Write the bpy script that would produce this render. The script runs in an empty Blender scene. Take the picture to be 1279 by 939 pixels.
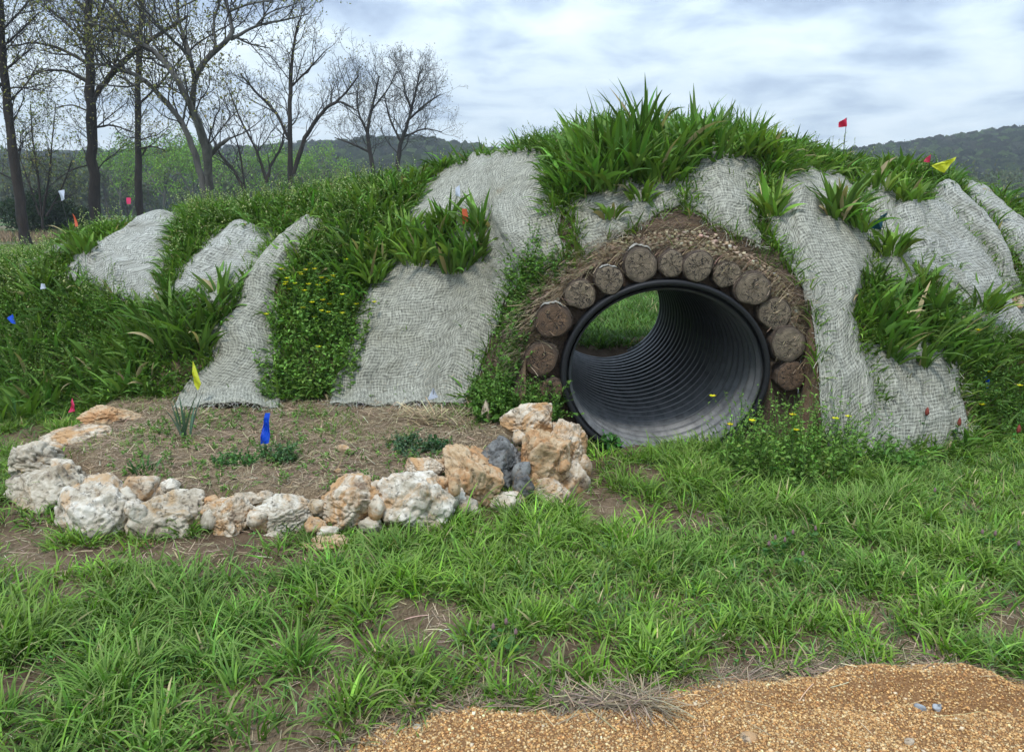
import bpy, math, random
import numpy as np
from math import radians as R
rng = np.random.default_rng(7)
random.seed(7)
col = bpy.context.scene.collection

# ------------------------------------------------------------------ camera maths
F, P, CZ = 953.0, R(12.4), 1.55
cP, sP = math.cos(P), math.sin(P)
def rays(px, py):
    px = np.asarray(px, float); py = np.asarray(py, float)
    dx = (px-639.5)/F; dy = -(py-469.5)/F
    return np.stack([dx, cP+dy*sP, -sP+dy*cP], -1)
def at(px, py, Y):
    d = rays(px, py); return np.array([0, 0, CZ]) + d*(np.asarray(Y)/d[..., 1])[..., None]
def project(p):
    p = np.asarray(p, float); x = p[..., 0]; y = p[..., 1]; z = p[..., 2]-CZ
    dep = y*cP - z*sP; up = y*sP + z*cP
    dep = np.where(dep < .05, .05, dep)
    return 639.5+F*x/dep, 469.5-F*up/dep

# ------------------------------------------------------------------ noise
def _h(ix, iy, iz, s):
    n = (ix.astype(np.int64)*73856093) ^ (iy.astype(np.int64)*19349663) ^ (iz.astype(np.int64)*83492791) ^ (s*2654435761)
    n = (n ^ (n >> 13))*1274126177 & 0xffffffff
    n = (n ^ (n >> 16))*2246822519 & 0xffffffff
    return ((n ^ (n >> 15)) & 0xffffff)/float(0xffffff)*2-1
def vnoise(p, s=0):
    f = np.floor(p); w = p-f; w = w*w*(3-2*w); f = f.astype(np.int64)
    out = 0
    for i in (0, 1):
        for j in (0, 1):
            for k in (0, 1):
                out = out + _h(f[..., 0]+i, f[..., 1]+j, f[..., 2]+k, s) * \
                    (w[..., 0] if i else 1-w[..., 0])*(w[..., 1] if j else 1-w[..., 1])*(w[..., 2] if k else 1-w[..., 2])
    return out
def fbm(p, o=4, s=0):
    a = 1.; t = 0
    for i in range(o):
        t = t + a*vnoise(p*(2.03**i)+i*17.3, s+i); a *= .5
    return t
def vnoise2(x, y, s=0):
    fx_, fy_ = np.floor(x), np.floor(y); u = x-fx_; v = y-fy_; u = u*u*(3-2*u); v = v*v*(3-2*v); i = fx_.astype(np.int64)*73856093; j = fy_.astype(np.int64)*19349663
    def h(a, b):
        n = (i+a*73856093) ^ (j+b*19349663) ^ (s*83492791+7919)
        n = (n ^ (n >> 13))*1274126177 & 0xffffffff; n = (n ^ (n >> 16))*2246822519 & 0xffffffff
        return ((n ^ (n >> 15)) & 0xffffff)/float(0xffffff)*2-1
    a0 = h(0, 0); a1 = h(1, 0); b0 = h(0, 1); b1 = h(1, 1)
    return (a0+(a1-a0)*u)*(1-v)+(b0+(b1-b0)*u)*v
def n2(x, y, sc, o=3, s=0):
    x = np.asarray(x, float)*sc; y = np.asarray(y, float)*sc; a = 1.; t = 0
    for i in range(o):
        t = t+a*vnoise2(x*(2.03**i)+i*17.3, y*(2.03**i)+i*9.1, s+i); a *= .5
    return t
def sstep(a, b, x):
    t = np.clip((x-a)/(b-a), 0, 1); return t*t*(3-2*t)

# ------------------------------------------------------------------ terrain height
XC, ZC, RX, RZ = 1.0, .50, .685, .61          # culvert centre and half axes
YM, YM2, CW = 4.95, 8.35, .91
def tab(x, xs, ys): return np.interp(x, xs, ys)
def foot(x): return tab(x, [-9,-5,-3.5,-2.6,-.4,-.12,.12,1,1.95,2.4,3,3.7,5,9], [6.5,6.2,5.7,5.35,5.3,5.15,4.6,4.42,4.5,4.62,4.8,5.3,5.8,6.5])
def pexp(x): return tab(x, [-9,-.4,.1,.6,1.5,2.1,3,9], [2.1,2.1,3.2,4.4,4.4,3.1,2.4,2.0])
HT = ([-9,-7,-5.6,-4.8,-3.94,-3.27,-2.38,-1.41,-.81,-.3,.34,1.2,1.94,2.68,3.43,4.1,4.5,5.1,6,7.4,9],
      [0,0,.55,.92,1.24,1.42,1.52,1.66,1.75,1.9,2.0,2.02,2.04,1.93,1.80,1.74,1.5,1.1,.6,0,0])
def Hx(x): return tab(x, *HT)
RY = 7.1
def bed_edge(x): return tab(x, [-3.2,-2.9,-2.65,-2.3,-1.9,-1.2,-.4,0,.35,.5], [6,4.9,4.2,3.9,3.58,3.56,3.66,3.95,4.3,5.3])
def bedmask(x, y): return sstep(0, .14, y-bed_edge(x))*sstep(-3.15, -2.85, x)*(1-sstep(.25, .5, x))
def zfoot(x): return .22*sstep(-3.1, -2.8, x)*(1-sstep(-.3, .1, x))
GP = [(380,960),(430,937),(480,908),(560,893),(640,884),(700,893),(760,874),(860,853),(930,838),(1000,833),(1100,822),(1200,828),(1279,842),(1500,860)]
_g = np.array([at(a, b, 1.) for a, b in GP]); _g = np.array([0,0,CZ]) + (_g-np.array([0,0,CZ]))*(CZ/(CZ-_g[:,2]))[:,None]
def grav_edge(x): return np.interp(x, _g[:,0], _g[:,1], left=1.0)
def gravd(x, y): return grav_edge(x)+.03*n2(x, y, 9, 2, 40)-y       # >0 on gravel
def hbase(x, y):
    g = .035*n2(x, y, .9, 3, 5)+.010*n2(x, y, 5, 2, 6)
    bm = bedmask(x, y); u = np.clip((y-bed_edge(x))/(foot(x)-bed_edge(x)+1e-6), 0, 1)
    g = g+bm*(.12+.10*u)
    gd = gravd(x, y)
    gr = sstep(0, .10, gd)*.025 + .018*n2(x, y, 4, 3, 9)*sstep(0, .1, gd)
    gr = gr - .05*np.exp(-((gd-.20)/.05)**2)*sstep(.75, 1.1, x)*np.exp(-((x-1.5)/.6)**2) + .03*np.exp(-((gd-.10)/.05)**2)*sstep(.6, 1.0, x)
    g = g+gr
    far = sstep(12, 16, y)+sstep(7.5, 9, np.abs(x)); return g*(1-np.clip(far, 0, 1))
def hmound(x, y):
    yf = foot(x); H = Hx(x); t = np.clip((y-yf)/(RY-yf), 0, 1)
    zf = hbase(x, y)
    s = np.clip((y-RY)/(9.3-RY), 0, 1)
    k = (1-(1-t)**pexp(x))*(1-s*s)
    lump = .055*n2(x, y, 1.7, 3, 11)*np.minimum(1, 3*k)*np.where(H > .3, 1, 0)
    lump = lump*np.where((np.abs(x-XC) < .9) & (y < 5.6), .35, 1)
    return zf*(1-np.clip(k, 0, 1)) + H*k + lump
def arch(x): return ZC+.80*np.sqrt(np.clip(1-((x-XC)/CW)**2, 0, 1))
def height0(x, y):
    x = np.asarray(x, float); y = np.asarray(y, float)
    hm = hmound(x, y); inn = np.abs(x-XC) < CW
    cut = inn & (((y < YM-.001) & (y > 3.6)) | ((y > YM2+.001) & (y < 10)))
    body = inn & (y >= YM-.001) & (y <= YM2+.001)
    return np.where(cut, hbase(x, y), np.where(body, np.maximum(hm, arch(x)), hm))
def lines():
    xs = np.concatenate([np.arange(-9, -.3, .06), np.arange(-.3, XC-CW-.01, .03), [XC-CW-.001], np.linspace(XC-CW+.001, XC+CW-.001, 66), [XC+CW+.001], np.arange(XC+CW+.03, 2.4, .03), np.arange(2.42, 9.01, .06)])
    ys = np.concatenate([np.arange(1.2, 4.9, .035), [4.92, YM-.002, YM], np.arange(YM+.035, 8.3, .045), [8.32, YM2, YM2+.002], np.arange(8.4, 9.6, .06), np.arange(9.7, 16.2, .3)])
    return xs, ys
xs, ys = lines(); assert (np.diff(xs) > 0).all() and (np.diff(ys) > 0).all()
GX, GY = np.meshgrid(xs, ys); GZ = height0(GX, GY)
def height(x, y):
    x = np.asarray(x, float); y = np.asarray(y, float)
    i = np.clip(np.searchsorted(xs, x)-1, 0, len(xs)-2); j = np.clip(np.searchsorted(ys, y)-1, 0, len(ys)-2)
    u = np.clip((x-xs[i])/(xs[i+1]-xs[i]), 0, 1); v = np.clip((y-ys[j])/(ys[j+1]-ys[j]), 0, 1)
    return (GZ[j, i]*(1-u)+GZ[j, i+1]*u)*(1-v)+(GZ[j+1, i]*(1-u)+GZ[j+1, i+1]*u)*v
def cast(px, py):
    """image points -> points on the terrain (nearest approach when the ray clears the ridge)"""
    d = rays(px, py); d = d/d[..., 1:2]
    Y = np.concatenate([np.arange(1.5, 10, .02)])
    Pt = np.array([0, 0, CZ]) + d[..., None, :]*Y[:, None]
    df = Pt[..., 2]-height(Pt[..., 0], Pt[..., 1])
    neg = df < 0; anyn = neg.any(-1)
    i = np.where(anyn, neg.argmax(-1), df[..., :].argmin(-1))
    Yi = Y[i]; p = np.array([0, 0, CZ]) + d*Yi[..., None]
    p[..., 2] = np.where(anyn, p[..., 2], height(p[..., 0], p[..., 1])); return p
def inpoly(x, y, poly):
    c = np.zeros(np.shape(x), bool); n = len(poly)
    for i in range(n):
        x1, y1 = poly[i]; x2, y2 = poly[(i+1) % n]
        if y1 == y2: continue
        c ^= ((y1 > y) != (y2 > y)) & (x < (x2-x1)*(y-y1)/(y2-y1)+x1)
    return c

# ------------------------------------------------------------------ objects
def tag(o, label=None, cat=None, group=None, kind=None):
    if label: o['label'] = label
    if cat: o['category'] = cat
    if group: o['group'] = group
    if kind: o['kind'] = kind
    return o
def empty(name, loc, rz=0):
    o = bpy.data.objects.new(name, None); col.objects.link(o); o.location = loc; o.rotation_euler = (0, 0, rz); o.empty_display_size = .1
    return o
def mesh(name, V, faces, mat, parent=None, cols=None, smooth=False, uv=None, loc=None):
    """faces: list of (n,k) int arrays"""
    V = np.asarray(V, np.float32)
    if loc is not None: V = V-np.asarray(loc, np.float32)
    me = bpy.data.meshes.new(name)
    fs = [np.asarray(f, np.int32) for f in faces if len(f)]
    idx = np.concatenate([f.ravel() for f in fs]); tot = np.concatenate([np.full(len(f), f.shape[1], np.int32) for f in fs])
    st = np.concatenate([[0], np.cumsum(tot)[:-1]]).astype(np.int32)
    me.vertices.add(len(V)); me.vertices.foreach_set('co', V.ravel())
    me.loops.add(len(idx)); me.loops.foreach_set('vertex_index', idx)
    me.polygons.add(len(tot)); me.polygons.foreach_set('loop_start', st); me.polygons.foreach_set('loop_total', tot)
    if smooth: me.polygons.foreach_set('use_smooth', np.ones(len(tot), bool))
    if cols is not None:
        a = me.color_attributes.new('col', 'FLOAT_COLOR', 'POINT'); c = np.ones((len(V), 4), np.float32); c[:, :3] = cols; a.data.foreach_set('color', c.ravel())
    if uv is not None:
        l = me.uv_layers.new(name='UVMap'); l.data.foreach_set('uv', np.asarray(uv, np.float32)[idx].ravel())
    me.update(); me.validate()
    me.materials.append(mat)
    o = bpy.data.objects.new(name, me); col.objects.link(o)
    if loc is not None: o.location = loc
    if parent is not None: o.parent = parent
    return o
class Acc:
    def __init__(s): s.V = []; s.F = {}; s.C = []; s.n = 0
    def add(s, V, Fs, C=None):
        V = np.asarray(V).reshape(-1, 3); s.V.append(V)
        for f in (Fs if isinstance(Fs, list) else [Fs]):
            f = np.asarray(f); s.F.setdefault(f.shape[1], []).append(f+s.n)
        s.C.append(np.broadcast_to(np.asarray(C if C is not None else (1, 1, 1), float), V.shape)); s.n += len(V)
    def build(s, name, mat, parent=None, loc=None, smooth=False):
        return mesh(name, np.concatenate(s.V), [np.concatenate(f) for f in s.F.values()], mat, parent, np.concatenate(s.C), smooth, loc=loc)
def gridf(nu, nv, wrapu=False):
    i = np.arange(nv-1)[:, None]; j = np.arange(nu if wrapu else nu-1)[None, :]; j2 = (j+1) % nu
    return np.stack([i*nu+j, i*nu+j2, (i+1)*nu+j2, (i+1)*nu+j], -1).reshape(-1, 4)

# ------------------------------------------------------------------ materials
def newmat(name):
    m = bpy.data.materials.new(name); m.use_nodes = True; nt = m.node_tree; nt.nodes.clear()
    out = nt.nodes.new('ShaderNodeOutputMaterial'); b = nt.nodes.new('ShaderNodeBsdfPrincipled'); nt.links.new(b.outputs[0], out.inputs[0])
    return m, nt, b, out
def N(nt, t, **kw):
    n = nt.nodes.new(t)
    for k, v in kw.items():
        if k.startswith('_'): setattr(n, k[1:], v)
        else: n.inputs[k.replace('_', ' ')].default_value = v
    return n
def ramp(nt, src, stops):
    r = nt.nodes.new('ShaderNodeValToRGB'); e = r.color_ramp.elements
    while len(e) < len(stops): e.new(.5)
    for x, (p, c) in zip(e, stops): x.position = p; x.color = (*c, 1) if len(c) == 3 else c
    nt.links.new(src, r.inputs[0]); return r.outputs[0]
def noise(nt, vec, scale, detail=5, rough=.6, dist=0):
    n = N(nt, 'ShaderNodeTexNoise', Scale=scale, Detail=detail, Roughness=rough, Distortion=dist)
    if vec is not None: nt.links.new(vec, n.inputs['Vector'])
    return n.outputs[0]
def mixc(nt, fac, a, b, mode='MIX'):
    m = nt.nodes.new('ShaderNodeMix'); m.data_type = 'RGBA'; m.blend_type = mode
    for s, v in ((0, fac), (6, a), (7, b)):
        if isinstance(v, (int, float)): m.inputs[s].default_value = v
        elif isinstance(v, tuple): m.inputs[s].default_value = (*v, 1)
        else: nt.links.new(v, m.inputs[s])
    return m.outputs[2]
def math_(nt, op, a, b=None, c=None):
    m = nt.nodes.new('ShaderNodeMath'); m.operation = op
    for i, v in enumerate((a, b, c)):
        if v is None: continue
        if isinstance(v, (int, float)): m.inputs[i].default_value = v
        else: nt.links.new(v, m.inputs[i])
    return m.outputs[0]
def bump(nt, b, h, strength, dist):
    n = N(nt, 'ShaderNodeBump', Strength=strength, Distance=dist); nt.links.new(h, n.inputs['Height']); nt.links.new(n.outputs[0], b.inputs['Normal']); return n
def objco(nt): return nt.nodes.new('ShaderNodeTexCoord').outputs['Object']
def geopos(nt): return nt.nodes.new('ShaderNodeNewGeometry').outputs['Position']
def scalev(nt, v, s):
    m = nt.nodes.new('ShaderNodeMapping'); m.inputs['Scale'].default_value = s; nt.links.new(v, m.inputs[0]); return m.outputs[0]

def leafmat(name, trans=.24, rough=.55, spec=.16):
    m, nt, b, out = newmat(name)
    a = nt.nodes.new('ShaderNodeAttribute'); a.attribute_name = 'col'
    nt.links.new(a.outputs[0], b.inputs['Base Color']); b.inputs['Roughness'].default_value = rough; b.inputs['Specular IOR Level'].default_value = spec
    t = nt.nodes.new('ShaderNodeBsdfTranslucent'); tc = mixc(nt, 1.0, a.outputs[0], (1.25, 1.35, .6), 'MULTIPLY'); nt.links.new(tc, t.inputs[0])
    mx = nt.nodes.new('ShaderNodeMixShader'); mx.inputs[0].default_value = trans
    nt.links.new(b.outputs[0], mx.inputs[1]); nt.links.new(t.outputs[0], mx.inputs[2]); nt.links.new(mx.outputs[0], out.inputs[0])
    return m
M = {}
M['leaf'] = leafmat('foliage')
M['treeleaf'] = leafmat('tree_foliage', .3, .6, .2)
m, nt, b, out = newmat('dry_stems'); a = nt.nodes.new('ShaderNodeAttribute'); a.attribute_name = 'col'
nt.links.new(a.outputs[0], b.inputs['Base Color']); b.inputs['Roughness'].default_value = .8; M['dry'] = m
m, nt, b, out = newmat('grains'); a = nt.nodes.new('ShaderNodeAttribute'); a.attribute_name = 'col'
nt.links.new(a.outputs[0], b.inputs['Base Color']); b.inputs['Roughness'].default_value = .85; M['grain'] = m

# soil / terrain, colour attribute carries zone weights: R gravel, G straw, B dark collar soil
m, nt, b, out = newmat('soil'); a = nt.nodes.new('ShaderNodeAttribute'); a.attribute_name = 'col'
sep = nt.nodes.new('ShaderNodeSeparateColor'); nt.links.new(a.outputs[0], sep.inputs[0]); po = geopos(nt)
n1 = noise(nt, po, 9, 8, .65); nf = noise(nt, po, 90, 6, .7)
soil = ramp(nt, n1, [(.3, (.075,.047,.028)), (.5, (.13,.085,.052)), (.72, (.21,.15,.095))])
straw = ramp(nt, noise(nt, scalev(nt, po, (1, .35, 1)), 70, 5, .7, 1.5), [(.35, (.09,.06,.035)), (.55, (.24,.175,.105)), (.7, (.42,.33,.21))])
c = mixc(nt, sep.outputs[1], soil, straw)
dk = ramp(nt, nf, [(.3, (.06,.041,.029)), (.7, (.19,.135,.095))])
c = mixc(nt, sep.outputs[2], c, dk)
gv = ramp(nt, noise(nt, po, 160, 4, .7), [(.3, (.14,.068,.028)), (.5, (.28,.15,.065)), (.7, (.42,.26,.13))])
c = mixc(nt, sep.outputs[0], c, gv)
nt.links.new(c, b.inputs['Base Color']); b.inputs['Roughness'].default_value = .95; b.inputs['Specular IOR Level'].default_value = .15
bump(nt, b, noise(nt, po, 60, 8, .75), .8, .02); M['soil'] = m

m, nt, b, out = newmat('far_field'); po = geopos(nt)
g1 = ramp(nt, noise(nt, scalev(nt, po, (1, .15, 1)), .4, 6, .6), [(.35, (.05,.11,.025)), (.5, (.075,.15,.03)), (.68, (.11,.17,.05))])
st = ramp(nt, noise(nt, scalev(nt, po, (.004, .055, 1)), 1, 3, .5), [(.50, (0,0,0)), (.56, (1,1,1))])
c = mixc(nt, st, g1, (.17,.135,.075)); nt.links.new(c, b.inputs['Base Color']); b.inputs['Roughness'].default_value = 1
bump(nt, b, noise(nt, po, 6, 6, .7), 1, .15); M['field'] = m

# jute netting
def jute(name, tint):
    m, nt, b, out = newmat(name); uv = nt.nodes.new('ShaderNodeTexCoord').outputs['UV']
    wob = N(nt, 'ShaderNodeTexNoise', Scale=6.0, Detail=3.0); nt.links.new(uv, wob.inputs['Vector'])
    off = nt.nodes.new('ShaderNodeVectorMath'); off.operation = 'MULTIPLY_ADD'; off.inputs[1].default_value = (.020, .020, 0)
    nt.links.new(wob.outputs['Color'], off.inputs[0]); nt.links.new(uv, off.inputs[2]); w = off.outputs[0]
    ta = noise(nt, scalev(nt, w, (13, 160, 1)), 1, 3, .7); tb = noise(nt, scalev(nt, w, (160, 16, 1)), 1, 3, .7)
    th = math_(nt, 'MAXIMUM', ta, tb); fi = noise(nt, w, 320, 3, .7)
    th2 = math_(nt, 'ADD', math_(nt, 'MULTIPLY', th, .85), math_(nt, 'MULTIPLY', fi, .15))
    sp_ = nt.nodes.new('ShaderNodeSeparateXYZ'); nt.links.new(w, sp_.inputs[0])
    g1_ = math_(nt, 'SINE', math_(nt, 'MULTIPLY', sp_.outputs[1], 262)); g2_ = math_(nt, 'SINE', math_(nt, 'MULTIPLY', sp_.outputs[0], 262))
    th2 = math_(nt, 'ADD', th2, math_(nt, 'ADD', math_(nt, 'MULTIPLY', g1_, .027), math_(nt, 'MULTIPLY', g2_, .018)))
    c = ramp(nt, th2, [(.45, tuple(.26*t for t in tint)), (.52, tuple(.66*t for t in tint)), (.58, tuple(1.0*t for t in tint)), (.68, tuple(1.34*t for t in tint))])
    big = ramp(nt, noise(nt, geopos(nt), 2.3, 6, .65), [(.3, (.80,.79,.74)), (.55, (1,1,1)), (.75, (1.05,1.05,1.04))])
    c = mixc(nt, 1.0, c, big, 'MULTIPLY')
    dirt = ramp(nt, noise(nt, geopos(nt), 5.5, 7, .75), [(.60, (0,0,0)), (.76, (.6,.6,.6))])
    c = mixc(nt, dirt, c, (.24,.19,.12))
    nt.links.new(c, b.inputs['Base Color']); b.inputs['Roughness'].default_value = .9; b.inputs['Specular IOR Level'].default_value = .1
    wr = noise(nt, scalev(nt, uv, (3.2, 1.1, 1)), 1.6, 5, .6, .6)
    bp = bump(nt, b, th2, .7, .008)
    b2 = N(nt, 'ShaderNodeBump', Strength=.55, Distance=.06); nt.links.new(wr, b2.inputs['Height']); nt.links.new(b2.outputs[0], bp.inputs['Normal'])
    return m
M['jute'] = jute('jute_netting', (.40,.395,.325)); M['jute_light'] = jute('jute_netting_pale', (.44,.44,.385))

# black corrugated plastic
m, nt, b, out = newmat('black_plastic'); po = objco(nt)
geo = nt.nodes.new('ShaderNodeNewGeometry'); sx = nt.nodes.new('ShaderNodeSeparateXYZ'); nt.links.new(po, sx.inputs[0])
low = math_(nt, 'MULTIPLY_ADD', sx.outputs[2], -1.0, .62)
dn = noise(nt, scalev(nt, po, (5, 1.2, 5)), 3, 7, .7)
dust = math_(nt, 'MULTIPLY', math_(nt, 'MAXIMUM', low, 0.0), ramp(nt, dn, [(.3, (.2,.2,.2)), (.65, (1,1,1))]))
c = mixc(nt, dust, (.060,.062,.064), (.36,.36,.35))
spk = ramp(nt, noise(nt, po, 45, 4, .7), [(.66, (0,0,0)), (.74, (.35,.35,.35))])
c = mixc(nt, spk, c, (.26,.23,.18)); nt.links.new(c, b.inputs['Base Color'])
rr = ramp(nt, dn, [(.3, (.28,.28,.28)), (.7, (.5,.5,.5))]); nt.links.new(rr, b.inputs['Roughness']); bump(nt, b, noise(nt, po, 60, 5, .7), .15, .004)
M['plastic'] = m

# wood: end grain and bark
def endgrain(name, k):
    m, nt, b, out = newmat(name); po = objco(nt); sx = nt.nodes.new('ShaderNodeSeparateXYZ'); nt.links.new(po, sx.inputs[0])
    r = math_(nt, 'SQRT', math_(nt, 'ADD', math_(nt, 'POWER', math_(nt, 'ABSOLUTE', sx.outputs[0]), 2), math_(nt, 'POWER', math_(nt, 'ABSOLUTE', sx.outputs[2]), 2)))
    ra = math_(nt, 'ADD', r, math_(nt, 'MULTIPLY', noise(nt, po, 14, 3, .5), .03))
    rings = math_(nt, 'SINE', math_(nt, 'MULTIPLY', ra, 620))
    base = ramp(nt, noise(nt, po, 22, 7, .7), [(.3, tuple(.55*x for x in k)), (.5, k), (.72, tuple(min(1, 1.75*x) for x in k))])
    c = mixc(nt, math_(nt, 'MULTIPLY_ADD', rings, .24, .26), base, (.045,.03,.02))
    sap = ramp(nt, math_(nt, 'ADD', r, math_(nt, 'MULTIPLY', noise(nt, po, 18, 4, .6), .05)), [(.105, (0,0,0)), (.135, (.75,.75,.75))]); c = mixc(nt, sap, c, (.045,.032,.024))
    an = math_(nt, 'ARCTAN2', sx.outputs[2], sx.outputs[0])
    cr = nt.nodes.new('ShaderNodeCombineXYZ'); nt.links.new(math_(nt, 'MULTIPLY', an, 1.1), cr.inputs[0]); nt.links.new(math_(nt, 'MULTIPLY', r, 9), cr.inputs[1])
    oi = nt.nodes.new('ShaderNodeObjectInfo'); nt.links.new(math_(nt, 'MULTIPLY', oi.outputs['Random'], 30), cr.inputs[2])
    cn = noise(nt, cr.outputs[0], 1.5, 3, .5)
    crack = ramp(nt, math_(nt, 'ABSOLUTE', math_(nt, 'SUBTRACT', cn, .5)), [(.010, (1,1,1)), (.026, (0,0,0))])
    fade = ramp(nt, r, [(.06, (1,1,1)), (.10, (0,0,0))])
    ck = math_(nt, 'MULTIPLY', crack, fade)
    st_ = ramp(nt, noise(nt, scalev(nt, po, (1, 1, 1)), 7, 5, .7, .5), [(.50, (0,0,0)), (.62, (.75,.75,.75))]); c = mixc(nt, st_, c, tuple(.38*x for x in k))
    c = mixc(nt, ck, c, (.012,.009,.007)); nt.links.new(c, b.inputs['Base Color']); b.inputs['Roughness'].default_value = .85
    h = math_(nt, 'SUBTRACT', math_(nt, 'ADD', noise(nt, po, 50, 5, .7), math_(nt, 'MULTIPLY', rings, .12)), ck)
    bump(nt, b, h, .7, .006); return m
M['end_grey'] = endgrain('weathered_end_grain', (.215,.17,.115)); M['end_brown'] = endgrain('brown_end_grain', (.145,.088,.05))
def barkmat(name, a, bb, sc=(1,1,.2), s=30):
    m, nt, b, out = newmat(name); po = objco(nt); n = noise(nt, scalev(nt, po, sc), s, 7, .7, .5)
    nt.links.new(ramp(nt, n, [(.35, a), (.65, bb)]), b.inputs['Base Color']); b.inputs['Roughness'].default_value = .92; bump(nt, b, n, .9, .02); return m
M['birch'] = barkmat('pale_peeled_bark', (.30,.28,.24), (.62,.60,.54), (1,.3,1))
M['logbark'] = barkmat('log_bark', (.03,.02,.014), (.14,.10,.07), (1,.2,1))
M['bark_dark'] = barkmat('dark_bark', (.008,.006,.005), (.045,.033,.025), (1,1,.25), 3)
M['bark_grey'] = barkmat('grey_bark', (.035,.033,.029), (.13,.122,.11), (1,1,.25), 3)

# rock family
def rockmat(name, light, mid, dark, stain, sf):
    m, nt, b, out = newmat(name); po = objco(nt); oi = nt.nodes.new('ShaderNodeObjectInfo')
    ad = nt.nodes.new('ShaderNodeVectorMath'); ad.operation = 'ADD'; nt.links.new(po, ad.inputs[0]); 
    cb = nt.nodes.new('ShaderNodeCombineXYZ'); nt.links.new(math_(nt, 'MULTIPLY', oi.outputs['Random'], 50), cb.inputs[0]); nt.links.new(cb.outputs[0], ad.inputs[1]); v = ad.outputs[0]
    n = noise(nt, v, 9, 9, .68, .6)
    c = ramp(nt, n, [(.33, dark), (.45, mid), (.60, light), (.8, tuple(min(.85, x*1.15) for x in light))])
    s = ramp(nt, noise(nt, v, 5.5, 6, .7, .8), [(.5-sf, (0,0,0)), (.62-sf, (.85,.85,.85))])
    c = mixc(nt, s, c, stain)
    vo = N(nt, 'ShaderNodeTexVoronoi', Scale=55.0); nt.links.new(v, vo.inputs['Vector'])
    pit = ramp(nt, noise(nt, v, 34, 5, .75), [(.33, (1,1,1)), (.43, (0,0,0))])
    c = mixc(nt, math_(nt, 'MULTIPLY', pit, .7), c, (.055,.042,.03))
    nt.links.new(c, b.inputs['Base Color']); b.inputs['Roughness'].default_value = .85; b.inputs['Specular IOR Level'].default_value = .25
    h = math_(nt, 'SUBTRACT', noise(nt, v, 26, 10, .72, .4), math_(nt, 'MULTIPLY', pit, .4)); bump(nt, b, h, .8, .016)
    return m
M['rk_white'] = rockmat('white_chert', (.68,.63,.53), (.48,.42,.32), (.17,.13,.09), (.48,.31,.16), -.01)
M['rk_cream'] = rockmat('cream_chert', (.66,.59,.47), (.47,.38,.27), (.16,.10,.06), (.45,.25,.10), .04)
M['rk_orange'] = rockmat('orange_chert', (.55,.43,.28), (.46,.32,.18), (.19,.12,.065), (.47,.25,.11), .03)
M['rk_grey'] = rockmat('grey_chert', (.58,.52,.41), (.40,.34,.25), (.13,.10,.07), (.44,.30,.16), -.01)
M['rk_blue'] = rockmat('blue_grey_rock', (.25,.25,.235), (.125,.125,.12), (.04,.04,.038), (.24,.18,.12), -.03)

def plain(name, c, rough=.5, trans=0):
    m, nt, b, out = newmat(name); n = noise(nt, objco(nt), 30, 4, .6)
    nt.links.new(mixc(nt, math_(nt, 'MULTIPLY', n, .35), c, tuple(.7*x for x in c)), b.inputs['Base Color']); b.inputs['Roughness'].default_value = rough
    if trans:
        t = nt.nodes.new('ShaderNodeBsdfTranslucent'); t.inputs[0].default_value = (*c, 1); mx = nt.nodes.new('ShaderNodeMixShader'); mx.inputs[0].default_value = trans
        nt.links.new(b.outputs[0], mx.inputs[1]); nt.links.new(t.outputs[0], mx.inputs[2]); nt.links.new(mx.outputs[0], out.inputs[0])
    return m
FC = dict(blue=(.005,.11,.75), pink=(.85,.07,.20), yellow=(.72,.75,.05), white=(.72,.76,.84), orange=(.75,.17,.07), red=(.75,.03,.10), teal=(.004,.07,.10))
for k, v in FC.items(): M['flag_'+k] = plain(k+'_flag_film', v, .4, .4)
M['wire'] = plain('wire', (.09,.09,.09), .5)

# ------------------------------------------------------------------ ground and mound
X, Y, Z = GX, GY, GZ
ecut = .5*(np.abs(X) > 8.9) + (Y > 15.8)
Z = Z-.12*np.clip(ecut, 0, 1)
Q = gridf(len(xs), len(ys))
jj = np.searchsorted(ys, YM-.002+1e-9)-1; j2 = np.searchsorted(ys, YM2+1e-9)-1
row = Q[:, 0]//len(xs); cx = .5*(X.ravel()[Q[:, 0]]+X.ravel()[Q[:, 1]])
inn = np.abs(cx-XC) < CW
drop = inn & ((row == jj) | (row == j2))
W = np.zeros((len(ys), len(xs), 3))
bm = bedmask(X, Y)*(1-sstep(.02, .3, (Y-foot(X))))
W[..., 0] = sstep(-.01, .03, gravd(X, Y))
W[..., 1] = np.clip(bm*(.8+.5*n2(X, Y, 3, 3, 3)) + np.clip(.3+.8*n2(X, Y, 2.2, 3, 21), 0, .8)*(Y < 5), 0, 1)
dc = np.sqrt(((X-XC)/1.25)**2+((Z-ZC)/1.2)**2)
W[..., 2] = (1-sstep(.9, 1.05, dc))*(Y > YM-.1)
VV = np.stack([X, Y, Z], -1).reshape(-1, 3); CC = W.reshape(-1, 3)
acc = Acc(); acc.add(VV, [Q[~drop]], CC)
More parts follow.
